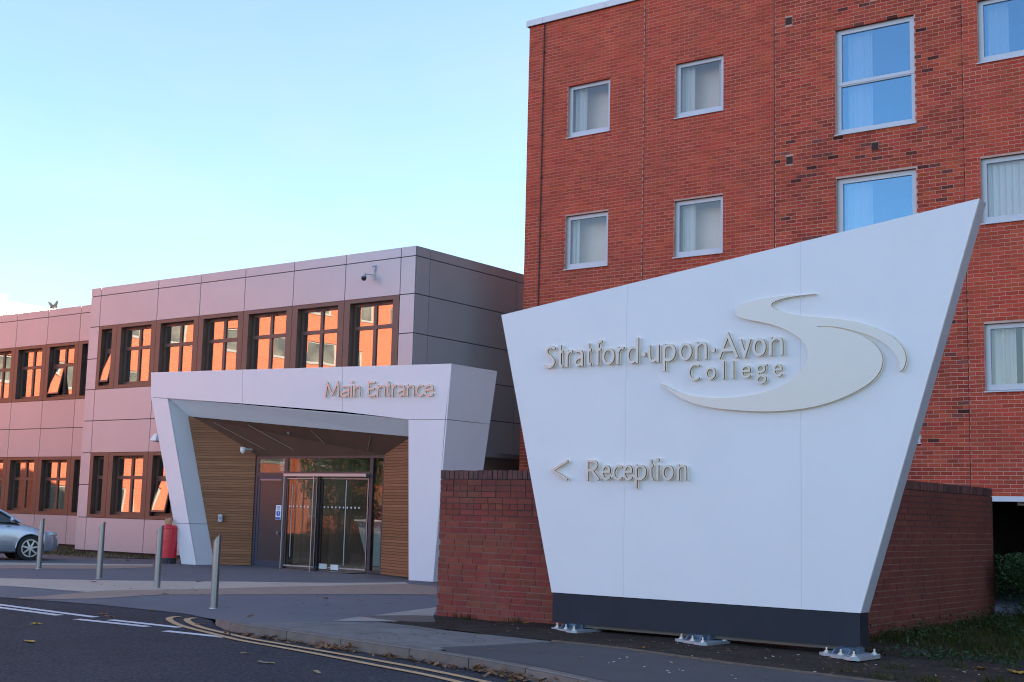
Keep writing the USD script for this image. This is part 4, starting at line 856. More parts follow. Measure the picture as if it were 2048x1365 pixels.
lettering(pc, 'MainEntrance', [(-19.81, -19.375), (-19.335, -19.09), (-19.072, -19.0), (-18.975, -18.775), (-18.57, -18.35), (-18.315, -18.095), (-18.075, -17.934), (-17.908, -17.773), (-17.76, -17.56), (-17.509, -17.305), (-17.262, -17.067), (-17.045, -16.805)], 3.66, .315, PY - .055, slope=-.027)
U1 = [(-5.558, 3.633), (-5.72, 3.636), (-5.863, 3.64), (-6.018, 3.64), (-6.176, 3.628), (-6.313, 3.608), (-6.416, 3.584), (-6.475, 3.551), (-6.487, 3.526), (-6.474, 3.487), (-6.416, 3.446), (-6.313, 3.413), (-6.199, 3.386), (-6.086, 3.357), (-5.974, 3.318), (-5.864, 3.265), (-5.765, 3.201), (-5.701, 3.141), (-5.663, 3.083), (-5.649, 3.031), (-5.655, 2.971), (-5.68, 2.911), (-5.723, 2.847), (-5.789, 2.785), (-5.876, 2.729), (-5.986, 2.68), (-6.12, 2.642), (-6.255, 2.616), (-6.425, 2.598), (-6.541, 2.592), (-6.66, 2.592), (-6.79, 2.599), (-6.942, 2.617), (-7.087, 2.647), (-7.185, 2.679), (-7.284, 2.726), (-7.39, 2.779)]
U2 = [(-7.39, 2.775), (-7.333, 2.735), (-7.246, 2.672), (-7.135, 2.608), (-6.99, 2.549), (-6.822, 2.505), (-6.66, 2.477), (-6.483, 2.457), (-6.311, 2.442), (-6.142, 2.434), (-5.976, 2.433), (-5.812, 2.441), (-5.65, 2.458), (-5.49, 2.487), (-5.332, 2.531), (-5.177, 2.59), (-5.043, 2.657), (-4.941, 2.731), (-4.88, 2.814), (-4.857, 2.895), (-4.866, 2.969), (-4.907, 3.04), (-4.977, 3.108), (-5.089, 3.175), (-5.223, 3.229), (-5.348, 3.264), (-5.465, 3.283), (-5.554, 3.290)]
U3 = [(-5.554, 3.294), (-5.474, 3.291), (-5.327, 3.271), (-5.171, 3.230), (-5.017, 3.176), (-4.897, 3.117), (-4.797, 3.044), (-4.728, 2.966), (-4.688, 2.890), (-4.676, 2.835), (-4.683, 2.787)]
U4 = [(-4.683, 2.785), (-4.648, 2.818), (-4.626, 2.87), (-4.621, 2.928), (-4.634, 2.986), (-4.668, 3.051), (-4.736, 3.123), (-4.835, 3.193), (-4.956, 3.252), (-5.098, 3.304), (-5.263, 3.345), (-5.431, 3.374), (-5.591, 3.396), (-5.721, 3.417), (-5.819, 3.441), (-5.918, 3.469), (-5.996, 3.5), (-6.045, 3.530), (-6.058, 3.557), (-6.035, 3.581), (-5.974, 3.602), (-5.885, 3.618), (-5.775, 3.627), (-5.666, 3.631), (-5.558, 3.632)]
em = np.vstack([catmull(u, 5)[:-1] for u in (U1, U2, U3, U4)])
emp = part(sg, 'emblem', upright(Polygon(em).buffer(0), SY0 - .046, .006), 'steel_emblem', label='steel swoosh emblem of two flowing bands')
part(emp, 'dark_edge', upright(Polygon(em).buffer(0).buffer(.0005), SY0 - .0399, .014), 'steel_edge')
part(emp, 'cream_return', upright(Polygon(em).buffer(0).buffer(.0025), SY0 - .0258, .018), 'letter_cream')

# ------------------------------------------------------------------ street furniture on the plaza
def slant_cyl(r, h0, h1, ang, n=28, z0=0.0):
    """Post whose top is cut on a slant: h0 at the low side, h1 at the high side, rising towards ang."""
    t = np.arange(n) * 2 * math.pi / n; c, s = np.cos(t), np.sin(t)
    hh = (h0 + h1) / 2 + (h1 - h0) / 2 * np.cos(t - ang)
    v = np.vstack([np.column_stack([r * c, r * s, np.full(n, z0)]), np.column_stack([r * c, r * s, hh])]); f = []
    for i in range(n):
        j = (i + 1) % n; f += [[i, j, n + j], [i, n + j, n + i]]
    return v, np.array(f), hh
BR_ = 0.052; CAPANG = math.radians(20)
def make_bollard(label):
    b = thing('bollard', label, 'bollard', 'steel bollards across the plaza')
    v, f, hh = slant_cyl(BR_, .86, .985, CAPANG)
    part(b, 'post', (v, f), 'bollard_steel', smooth=40)
    n = 28; t = np.arange(n) * 2 * math.pi / n
    hh = (.865 + .99) / 2 + (.99 - .865) / 2 * 1.06 * np.cos(t - CAPANG)
    ring = np.column_stack([1.06 * BR_ * np.cos(t), 1.06 * BR_ * np.sin(t), hh])
    v = np.vstack([ring - [0, 0, .008], ring, ring[:1] * 0 + [0, 0, hh.mean()]]); f = []
    for i in range(n):
        j = (i + 1) % n; f += [[i, j, n + j], [i, n + j, n + i], [2 * n, n + i, n + j]]
    part(b, 'cap', (v, np.array(f)), 'chrome')
    part(b, 'collar', revolve([(.062, -.01), (.062, .004), (.054, .006)], 24), 'bolt_zinc')
    return b
BOL = [(-14.06, 12.13, 'steel bollard standing nearest the road, in front of the porch timber wall'), (-17.26, 13.70, 'steel bollard standing in front of the red litter bin'),
       (-19.95, 14.56, 'steel bollard between the car and the red bin, clear of both'), (-23.30, 15.58, 'steel bollard overlapping the front wheel of the silver car')]
b0 = make_bollard(BOL[0][2]); UsdGeom.Xformable(stage.GetPrimAtPath(b0)).AddTranslateOp().Set(Gf.Vec3d(BOL[0][0], BOL[0][1], zp(*BOL[0][:2])))
def bcopy(x, y, lab):
    p = numbered('/World', 'bollard'); xf = UsdGeom.Xform.Define(stage, p)
    xf.GetPrim().GetReferences().AddInternalReference(b0); xf.GetPrim().SetInstanceable(True)
    xf.GetPrim().GetAttribute('xformOp:translate').Set(Gf.Vec3d(x, y, zp(x, y)))
    data(xf.GetPrim(), label=lab, category='bollard', group='steel bollards across the plaza')
for x, y, lab in BOL[1:]: bcopy(x, y, lab)

bn = thing('litter_bin', 'red cylindrical litter bin with a black base beside the porch pier', 'litter bin', loc=(-24.55, 19.74, -0.01))
body = revolve([(.205, .135), (.215, .14), (.208, .55), (.198, .80), (.19, .845), (.17, .87), (.05, .885)], 28)
part(bn, 'body', body, 'bin_red', smooth=35)
UsdGeom.Xformable(stage.GetPrimAtPath(bn)).AddScaleOp().Set(Gf.Vec3f(.92, .92, 1.0))
part(bn, 'base', revolve([(.20, 0.0), (.212, .02), (.212, .135), (.19, .137)], 28), 'bin_black', smooth=35)
part(bn, 'top_ring', revolve([(.203, .79), (.212, .795), (.212, .815), (.20, .82)], 28), 'bin_red', smooth=35)
aa = [math.radians(a) for a in (-150, -135, -120, -105)]
part(bn, 'slot', join([bx(-.20, -.08, -.203, -.15, .64, .73)]), 'black_gloss')
part(bn, 'ashtray_plate', bx(-.17, -.09, -.207, -.19, .675, .70), 'notice_white')
for z in (.30, .50): part(bn, 'band', revolve([(.2135, z), (.2165, z + .004), (.2165, z + .016), (.2125, z + .02)], 28), 'bin_red', smooth=35)
part(bn, 'foot_pedal', bx(.17, .25, -.12, .02, 0.0, .09), 'bin_black')
def crumple(seed, sx_, sy_, sz_, n=3):
    m = trimesh.creation.icosphere(subdivisions=n); v = np.array(m.vertices)
    v = v * (0.62 + 0.75 * meshkit.fbm(v * 1.9 + seed, 3, seed)[:, None]); return v * [sx_, sy_, sz_], m.faces
v, f = crumple(5, .10, .07, .10)
v2, f2 = crumple(9, .055, .05, .09); v2 = v2 @ np.array([[.88, 0, .47], [0, 1, 0], [-.47, 0, .88]])
solo('paper_bag', join([(v * .85 + [-24.55, 19.73, .94], f), (v2 * .85 + [-24.61, 19.71, .95], f2)]), 'bag_paper', 'crumpled brown paper bag left on top of the red litter bin', 'paper bag')

# ------------------------------------------------------------------ cars
def car(name, label, paint, loc, rotz, colour_cat='car'):
    c = thing(name, label, colour_cat, None, loc, rotz)
    st = [(0.0, .42, .78, .66), (.06, .34, .92, .76), (.35, .22, 1.00, .83), (1.0, .19, 1.00, .86), (2.0, .19, .985, .865), (2.75, .19, .965, .865), (3.1, .19, .945, .86), (3.5, .20, .865, .85), (3.8, .21, .775, .82), (4.02, .23, .68, .76), (4.14, .27, .60, .68), (4.19, .34, .52, .60)]
    def ring(x, zb, zt, w):
        pts = []
        for u, k in ((.80, 0), (.93, .05), (.985, .22), (1.0, .48), (.985, .74), (.945, .88), (.84, .965), (.5, 1.0)): pts.append((x, u * w, zb + k * (zt - zb)))
        return pts + [(x, -y, z) for x, y, z in pts[::-1]]
    xs_ = [s[0] for s in st]; fine = np.unique(np.concatenate([np.linspace(xs_[0], xs_[-1], 50), xs_]))
    rings = [ring(x, *[float(np.interp(x, xs_, [s[k] for s in st])) for k in (1, 2, 3)]) for x in fine]
    n = 16; v = np.array(rings).reshape(-1, 3); f = []
    for i in range(len(fine) - 1):
        for j in range(n):
            a, b = i * n + j, i * n + (j + 1) % n; f += [[a, b, b + n], [a, b + n, a + n]]
    for j in range(1, n - 1): f += [[0, j + 1, j], [(len(fine) - 1) * n, (len(fine) - 1) * n + j, (len(fine) - 1) * n + j + 1]]
    tm = trimesh.Trimesh(v, np.array(f), process=False)
    if tm.volume < 0: tm.invert()
    man = m3.Manifold(m3.Mesh(np.asarray(tm.vertices, np.float32), np.asarray(tm.faces, np.uint32)))
    for x in (.78, 3.42):
        for s in (-1, 1):
            cy = m3.Manifold.cylinder(.5, .355, .355, 40).rotate([90, 0, 0]).translate([x, s * .85 + .25, .315]); man = man - cy
    o = man.to_mesh(); body_p = part(c, 'body', (np.array(o.vert_properties[:, :3]), np.array(o.tri_verts)), paint, smooth=28)
    for x in (.78, 3.42):
        for s in (-1, 1):
            t = np.linspace(0, math.pi, 20); P = []
            for a in t: P += [(x + .372 * math.cos(a), s * .862, .315 + .372 * math.sin(a)), (x + .352 * math.cos(a), s * .872, .315 + .352 * math.sin(a)), (x + .352 * math.cos(a), s * .80, .315 + .352 * math.sin(a))]
            F = []
            for i in range(19):
                for j in range(2): a_ = 3 * i + j; F += [[a_, a_ + 1, a_ + 4], [a_, a_ + 4, a_ + 3]]
            part(body_p, 'arch_lip', (np.array(P), np.array(F)), paint, smooth=60)
            part(body_p, 'arch_liner', cyl((x, s * .60, .315), (x, s * .58, .315), .36, 24), 'tyre')
    gh = [(.12, .98, .99, .78, .70), (.55, .98, 1.36, .79, .60), (.95, .98, 1.44, .80, .60), (1.7, .97, 1.47, .81, .61), (2.25, .965, 1.43, .81, .60), (2.75, .95, 1.20, .80, .66), (3.16, .935, .945, .79, .74)]
    v = []; 
    for x, zb, zt, wb, wt in gh: v += [(x, wb, zb), (x, wt + .3 * (wb - wt), zb + .75 * (zt - zb)), (x, wt - .03, zt), (x, -wt + .03, zt), (x, -wt - .3 * (wb - wt), zb + .75 * (zt - zb)), (x, -wb, zb)]
    f = []
    for i in range(len(gh) - 1):
        for j in range(5): a, b = i * 6 + j, i * 6 + j + 1; f += [[a, b, b + 6], [a, b + 6, a + 6]]
    part(c, 'glasshouse', (np.array(v), np.array(f)), 'car_glass', smooth=30)
    v = [];
    for x, zb, zt, wb, wt in gh[1:5]: v += [(x, wt + .01, zt - .05), (x, wt - .03, zt + .012), (x, -wt + .03, zt + .012), (x, -wt - .01, zt - .05)]
    f = []
    for i in range(3):
        for j in range(3): a, b = i * 4 + j, i * 4 + j + 1; f += [[a, b, b + 4], [a, b + 4, a + 4]]
    part(c, 'roof', (np.array(v), np.array(f)), paint, smooth=40)
    for s in (-1, 1):
        for q in ([(3.18, s * .80, .94), (2.75, s * .705, 1.20), (2.25, s * .60, 1.43)], [(.12, s * .78, .98), (.55, s * .62, 1.36)], [(1.75, s * .815, .97), (1.72, s * .64, 1.46)]):
            part(c, 'pillar', join([cyl(a, b, .028, 8) for a, b in zip(q[:-1], q[1:])]), paint)
        part(c, 'mirror', join([(trimesh.creation.icosphere(2).vertices * [.06, .09, .07] + [2.92, s * .93, 1.02], trimesh.creation.icosphere(2).faces), cyl((2.92, s * .82, .99), (2.92, s * .90, 1.0), .02, 8)]), paint, smooth=True)
        part(c, 'side_strip', bx(1.0, 2.95, s * .868 - .006, s * .868 + .006, .50, .56), paint)
        hl = trimesh.creation.icosphere(3); part(c, 'headlight', (hl.vertices * [.20, .13, .085] + [3.93, s * .63, .655], hl.faces), 'lamp_lens', smooth=True)
        for x in (.78, 3.42):
            prof = [(.215, -.095), (.25, -.10), (.295, -.095), (.312, -.06), (.315, 0), (.312, .06), (.295, .095), (.25, .10), (.215, .095)]
            v, f = revolve(prof, 36); v = np.stack([v[:, 0] + x, v[:, 2] + s * .77, v[:, 1] + .315], 1)
            w = part(c, 'wheel', (v, f), 'tyre', smooth=30)
            yo = s * .865; sp = [cyl((x, yo - s * .012, .315), (x, yo - s * .03, .315), .218, 32)]
            rim_v, rim_f = revolve([(.195, -.012), (.222, -.012), (.222, .012), (.195, .012), (.195, -.012)], 36); rim_v = np.stack([rim_v[:, 0] + x, rim_v[:, 2] + yo, rim_v[:, 1] + .315], 1)
            nf = 36 * 4 * 2; sp2 = [(rim_v, rim_f[:nf])]
            for i in range(7):
                a = 2 * math.pi * i / 7 + .2; ca_, sa_ = math.cos(a), math.sin(a)
                P = lambda r_, h, d: (x + r_ * ca_ - h * sa_, yo + d * s, .315 + r_ * sa_ + h * ca_)
                sp2.append(hexa([P(.03, -.030, -.01), P(.20, -.022, -.01), P(.20, .022, -.01), P(.03, .030, -.01)], [P(.03, -.024, .012), P(.20, -.016, .006), P(.20, .016, .006), P(.03, .024, .012)]))
            sp2.append(cyl((x, yo - s * .01, .315), (x, yo + s * .018, .315), .05, 16))
            part(w, 'rim', join(sp2), 'alloy'); part(w, 'rim_back', sp[0], 'tyre')
    part(c, 'bumper_grille', join([bx(4.10, 4.165, -.35, .35, .40, .47)]), 'bin_black')
    part(c, 'number_plate', bx(4.165, 4.195, -.26, .26, .48, .585), 'notice_white')
    return c
car('silver_car', 'silver hatchback parked in front of the clad building, cut by the left picture edge', 'car_silver', (-28.52, 15.08, -.01), 70)
UsdGeom.Xformable(stage.GetPrimAtPath('/World/silver_car')).AddScaleOp().Set(Gf.Vec3f(.88, .88, .90))
car('red_car', 'red hatchback across the road that shows only as a reflection in the entrance doors', 'car_red', (-33.4, 3.2, ROAD_Z), -12)

# ------------------------------------------------------------------ cameras and lamp on the walls
cc = thing('dome_camera', 'dark dome security camera on a bracket high on the cladding above the windows', 'camera')
part(cc, 'bracket', join([cyl((-20.72, YF, 6.95), (-20.72, YF - .10, 6.93), .014, 8), cyl((-20.72, YF - .03, 6.62), (-20.72, YF - .03, 6.88), .012, 8), bx(-20.75, -20.69, YF - .03, YF, 6.84, 6.97), cyl((-20.72, YF - .05, 6.735), (-20.82, YF - .25, 6.735), .012, 8)]), 'grey_mount')
s_ = trimesh.creation.icosphere(3); part(cc, 'dome', (s_.vertices * [.062, .062, .07] + [-20.82, YF - .26, 6.64], s_.faces), 'black_gloss', smooth=True)
part(cc, 'hood', revolve([(.058, 6.67), (.060, 6.70), (.04, 6.73), (.01, 6.735)], 18, (-20.82, YF - .26, 0)), 'grey_mount', smooth=40)
c2 = thing('white_camera', 'white dome security camera at the top of the porch timber wall', 'camera')
q0 = np.array([-22.98, 20.44, 2.60])
part(c2, 'housing', revolve([(.055, -.03), (.066, -.02), (.066, .06), (.04, .075)], 18, tuple(q0)), 'cctv_white', smooth=40); part(c2, 'lens_dome', (s_.vertices * [.05, .05, .045] + q0 + [0, 0, -.03], s_.faces), 'cctv_white', smooth=True)
part(c2, 'arm', cyl(q0 + [0, 0, .03], q0 + [.02, .25, .03], .02, 8), 'cctv_white')
c3 = thing('wall_lamp', 'small white hooded lamp on the cladding just left of the porch pier', 'lamp')
part(c3, 'hood', hexa([(-28.22, YF - .30, 2.98), (-27.96, YF - .30, 2.98), (-27.96, YF, 2.98), (-28.22, YF, 2.98)], [(-28.14, YF - .22, 3.16), (-28.02, YF - .22, 3.16), (-28.02, YF, 3.2), (-28.14, YF, 3.2)]), 'cctv_white'); part(c3, 'lens', bx(-28.2, -27.98, YF - .28, YF - .02, 2.95, 2.978), 'grey_mount')
c4 = thing('push_plate', 'small grey button post fixed on the porch timber wall', 'push plate')
part(c4, 'plate', bx(-23.62, -23.50, 20.36, 20.40, .97, 1.14), 'grey_mount'); part(c4, 'button', cyl((-23.56, 20.36, 1.06), (-23.56, 20.34, 1.06), .03, 12), 'chrome')

# ------------------------------------------------------------------ buildings farther off
wb = thing('white_building', 'sunlit white flat-roofed building showing above the left wing of the clad building', 'building')
part(wb, 'wall', join([bx(-66, -60, 37.26, 60, -.2, 11.36), bx(-66, -60.0, 24, 37.24, -.2, 11.68)]), 'render_white')
part(wb, 'parapet_line', join([bx(-60.0, -59.97, 24, 37.2, 11.24, 11.28), bx(-60.0, -59.97, 37.3, 60, 11.24, 11.28), bx(-60.0, -59.97, 24, 60, 10.62, 10.66)]), 'fascia_white')
part(wb, 'wall_joint', join([bx(-60.0, -59.985, y, y + .03, 9, 11.2) for y in (38.6, 41.5, 35)]), 'fascia_white')
lb = thing('sunlit_brick_building', 'sunlit orange brick building seen only as a reflection in the brown framed windows', 'building')
LX = -56.0
lw = []
for k, y in enumerate(np.arange(-42, 22, 3.4)):
    for z in (.9, 3.9, 6.9, 9.9, 12.9): lw.append((y, y + (1.2 if k % 3 else 1.9), z, z + 1.25))
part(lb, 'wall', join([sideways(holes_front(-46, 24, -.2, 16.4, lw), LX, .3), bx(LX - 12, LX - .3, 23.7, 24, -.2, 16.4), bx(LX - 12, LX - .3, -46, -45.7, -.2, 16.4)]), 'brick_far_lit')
part(lb, 'roof', bx(LX - 12, LX + .08, -46.1, 24.1, 16.4, 16.55), 'fascia_white')
for a, b, c, d in lw:
    w = part(lb, 'window', sideways(Polygon([(a, c), (b, c), (b, d), (a, d)], [[(a + .09, c + .09), (b - .09, c + .09), (b - .09, d - .09), (a + .09, d - .09)]]), LX - .08, .08), 'far_frame')
    part(w, 'pane', bx(LX - .13, LX - .12, a + .09, b - .09, c + .09, d - .09), 'far_pane')
    part(w, 'sill', bx(LX - .09, LX + .05, a - .05, b + .05, c - .06, c - .002), 'far_frame')

# ------------------------------------------------------------------ autumn trees across the road, mirrored in the doors
def shrub(label, x, y, h, w, seed, mm):
    t = thing('autumn_tree', label, 'tree', 'autumn trees reflected in the doors')
    r = np.random.default_rng(seed); P = []
    while len(P) < 3000:
        p = r.uniform(-1, 1, 3)
        if (p ** 2).sum() < 1 and meshkit.noise(p * 2.2 + seed, seed) > .36: P.append(np.array([x + p[0] * w, y + p[1] * w, h * .56 + p[2] * h * .44]))
    part(t, 'crown', leaf_cards(P, .15, seed + 1), mm)
    part(t, 'trunk', join([cyl((x, y, -.2), (x + .1, y, h * .5), .09, 7, .05)] + [cyl((x + .1, y, h * .35), (x + math.cos(a) * w * .5, y + math.sin(a) * w * .5, h * .7), .04, 5, .015) for a in (0.3, 2.2, 4.4)]), 'bark')
def leaf_cards(pts, size, seed, flat_=0.5):
    r = np.random.default_rng(seed); v, f = [], []
    for p in pts:
        n = r.normal(size=3); n[2] = abs(n[2]) + flat_; n /= np.linalg.norm(n); a = np.cross(n, r.normal(size=3)); a /= np.linalg.norm(a); b = np.cross(n, a)
        s = size * r.uniform(.6, 1.3); k = len(v)
        v += [p - a * s, p + b * s * .45 + n * s * .15, p + a * s, p - b * s * .45 + n * s * .15]; f += [[k, k + 1, k + 2], [k, k + 2, k + 3]]
    return np.array(v), np.array(f)
for i, (x, y, h, w, mm, lab) in enumerate([(-44, -3.6, 6.4, 2.0, 'hedge_leaf', 'green tree mirrored at the left side of the entrance door glass'), (-45, -6.6, 6.9, 2.2, 'leaf_tan', 'tan autumn tree mirrored in the left door leaf'), (-44, -9.9, 6.6, 2.3, 'hedge_leaf', 'green tree mirrored in the right door leaf behind the red car'), (-45, -13.2, 6.8, 2.3, 'leaf_orange', 'orange autumn tree mirrored in the narrow pane right of the doors')]): shrub(lab, x, y, h, w, 40 + i, mm)

# ------------------------------------------------------------------ bird
bd = thing('bird', 'small dark bird flying past the white building at upper left', 'bird')
bp = np.array([-58.3, 38.75, 11.12])
s3 = trimesh.creation.icosphere(3); bv = s3.vertices * [.10, .19, .075]; bv[:, 2] += .05 * (bv[:, 1] / .19) ** 2 * np.sign(bv[:, 1])
part(bd, 'body', (bv + bp, s3.faces), 'bird_grey', smooth=True)
part(bd, 'head', (s3.vertices * .062 + bp + [0, .19, .06], s3.faces), 'bird_grey', smooth=True)
def wing(s):
    pts = [(0, .08, .02), (s * .14, .13, .13), (s * .30, .07, .27), (s * .40, -.06, .34), (s * .27, -.08, .21), (s * .13, -.10, .09), (0, -.10, .02)]
    P = np.array(pts); v = np.vstack([P, P - [0, 0, .012]]) + bp; n = len(P); f = [[0, i, i + 1] for i in range(1, n - 1)] + [[n, n + i + 1, n + i] for i in range(1, n - 1)]
    for i in range(n): j = (i + 1) % n; f += [[i, n + i, n + j], [i, n + j, j]]
    return v, np.array(f)
for s in (-1, 1): part(bd, 'wing', wing(s), 'bird_grey')
part(bd, 'tail', hexa([bp + [-.03, -.16, -.02], bp + [.03, -.16, -.02], bp + [.07, -.34, -.05], bp + [-.07, -.34, -.05]][::-1], [bp + [-.03, -.16, 0], bp + [.03, -.16, 0], bp + [.07, -.34, -.035], bp + [-.07, -.34, -.035]][::-1]), 'bird_grey')

# ------------------------------------------------------------------ planting
hg = thing('hedge', 'leggy green hedge with bare stems beside the far end of the brick wall', 'hedge')
r = np.random.default_rng(3); pts = []
while len(pts) < 19000:
    p = np.array([r.uniform(-5.75, -3.2), r.uniform(18.9, 21.0), r.uniform(-.1, 1.0)])
    top = .86 + .12 * meshkit.noise(np.array([p[0] * 2.2, p[1] * 2.2, 0]), 2)
    if p[2] > top: continue
    dens = 1.0 if p[2] > .45 else .10 + .35 * max(0, (p[2] - .22) / .2)
    if meshkit.noise(p * [3.2, 3.2, 3.2], 8) < .34 and p[2] < .6: dens *= .3
    if r.random() < dens: pts.append(p)
part(hg, 'foliage', leaf_cards(pts, .034, 4), 'hedge_leaf')
for k in range(16):
    x = -5.45 + k * .27 + r.uniform(-.06, .06); y = 19.35 + r.uniform(-.15, .5); q = [np.array([x, y, -.15])]; segs = []
    for j in range(4): q.append(q[-1] + [r.uniform(-.07, .07), r.uniform(-.05, .05), .24])
    for a, b in zip(q[:-1], q[1:]): segs.append(cyl(a, b, .014 if j else .02, 6))
    for m_ in (1, 2, 2, 3): segs.append(cyl(q[m_], q[m_] + [r.uniform(-.3, .3), r.uniform(-.15, .15), r.uniform(.12, .35)], .008, 5, .004))
    part(hg, 'stem', join(segs), 'bark')
def blades(pts, h, seed, zf):
    r = np.random.default_rng(seed); v, f = [], []
    for x, y in pts:
        a = r.uniform(0, 2 * math.pi); hh = h * (.25 + 1.1 * r.random() ** 1.6); w = .003 + .004 * r.random(); l_ = hh * r.uniform(.1, 1.5); z = zf(x, y) - .005
        d = np.array([math.cos(a), math.sin(a), 0]); e_ = np.array([-d[1], d[0], 0]); p = np.array([x, y, z]); k = len(v)
        v += [p - e_ * w, p + e_ * w, p + d * l_ * .4 + [0, 0, hh * .65] + e_ * w * .7, p + d * l_ * .4 + [0, 0, hh * .65] - e_ * w * .7, p + d * l_ + [0, 0, hh]]
        f += [[k, k + 1, k + 2], [k, k + 2, k + 3], [k + 3, k + 2, k + 4]]
    return np.array(v), np.array(f)
gp_ = []
r = np.random.default_rng(21)
while len(gp_) < 26000:
    x, y = r.uniform(-5.83, -.5), r.uniform(11.5, 20.5)
    d = min(1.0, max(0.0, (y - 12.9 + .35 * (x + 5) - .9 * meshkit.noise(np.array([x * 1.5, y * 1.5, 1.0]), 9)) / 1.2)) if y < 16 else 1
    if r.random() < d * d * (.35 + meshkit.noise(np.array([x * 3, y * 3, 2.0]), 10)): gp_.append((x, y))
zg = lambda x, y: wob(x, y)
solo('grass', blades(gp_, .10, 5, zg), 'grass', 'rough dark grass growing along the right end of the brick wall', 'grass', kind='stuff')
tuft = []
for cx, cy, n in ((-4.75, 11.35, 26), (-4.35, 11.15, 40), (-4.05, 11.3, 60), (-3.8, 11.0, 40), (-4.55, 12.0, 40), (-5.55, 12.92, 60), (-8.2, 12.9, 30), (-9.6, 12.92, 40), (-10.3, 12.9, 45), (-3.5, 11.7, 80), (-3.2, 11.2, 80), (-4.2, 12.6, 60)):
    for k in range(n): tuft.append((cx + r.normal() * .09, cy + r.normal() * .045))
gcp = []
while len(gcp) < 5200:
    x, y = r.uniform(-5.82, -2.5), r.uniform(12.9, 19.2)
    hmax = .16 * max(0.0, 1 - (x + 5.85) / 1.6) + .05
    if meshkit.noise(np.array([x * 1.7, y * 1.7, 4.0]), 12) > .40 + .12 * (y < 14.0): gcp.append(np.array([x, y, zg(x, y) + hmax * r.random() ** 1.5]))
for _ in range(3500):
    x, y = r.uniform(-5.8, -3.0), r.uniform(18.5, 23.8)
    gcp.append(np.array([x, y, zg(x, y) + .22 * r.random() ** 1.5]))
solo('ground_cover', leaf_cards(gcp, .028, 15, .9), 'hedge_leaf', 'dark leafy ground cover along the foot of the right brick wing', 'ground cover', kind='stuff')
solo('weeds', blades(tuft, .075, 6, zg), 'grass', 'small weeds sprouting from the bare soil around the sign feet and wall foot', 'weeds', kind='stuff')
vg = structure('grass_verge')
vp_ = Polygon([(-36, 18.8), (-31.5, 19.2), (-27.8, 20.0), (-26.4, 20.9), (-25.8, 22.1), (-31.55, 22.1), (-31.55, 23.9), (-44, 23.9), (-44, 19.0)])
part(vg, 'surface', sheet(vp_, lambda x, y: .012, 1.0), 'grass_base')
pts = []
while len(pts) < 9000:
    x, y = r.uniform(-38, -26), r.uniform(18.9, 23.8)
    if vp_.contains(Point(x, y)) and r.random() < .2 + meshkit.noise(np.array([x * 1.1, y * 1.6, 0.]), 3): pts.append((x, y))
part(vg, 'grass_blades', blades(pts, .06, 8, lambda x, y: .012), 'grass', kind='stuff')
part(vg, 'edging', join([bx(-29.2, -25.9, 19.62, 19.70, 0.0, .035)]), 'kerb')

# ------------------------------------------------------------------ fallen leaves and litter
def leaf_mesh(kind, s, seed):
    r = np.random.default_rng(seed)
    if kind == 'lobed': n = 15; rad = [s * (1.0 if i % 3 == 0 else .55 if i % 3 == 1 else .62) * r.uniform(.8, 1.1) for i in range(n)]
    else: n = 12; rad = [s * (.42 + .58 * abs(math.cos(2 * math.pi * i / n)) ** 1.5) * r.uniform(.92, 1.06) for i in range(n)]
    c1, c2 = r.uniform(.15, .4), r.uniform(-.3, .3)
    v = [[0, 0, .006 + s * .05]]
    for i in range(n):
        a = 2 * math.pi * i / n; x, y = rad[i] * math.cos(a), rad[i] * math.sin(a) * (.8 if kind == 'lobed' else .75)
        v.append([x, y, .006 + s * .05 + c1 * (y * y) / s + c2 * x * abs(x) / s * .6 + r.uniform(0, .12) * s])
    v = np.array(v); v[:, 2] -= v[:, 2].min() - .004
    f = [[0, 1 + i, 1 + (i + 1) % n] for i in range(n)]
    w = v.copy(); w[:, 2] -= .0025; k = len(v)
    f += [[k, k + 1 + (i + 1) % n, k + 1 + i] for i in range(n)] + [[1 + i, k + 1 + i, k + 1 + (i + 1) % n] for i in range(n)] + [[1 + i, k + 1 + (i + 1) % n, 1 + (i + 1) % n] for i in range(n)]
    return np.vstack([v, w]), np.array(f)
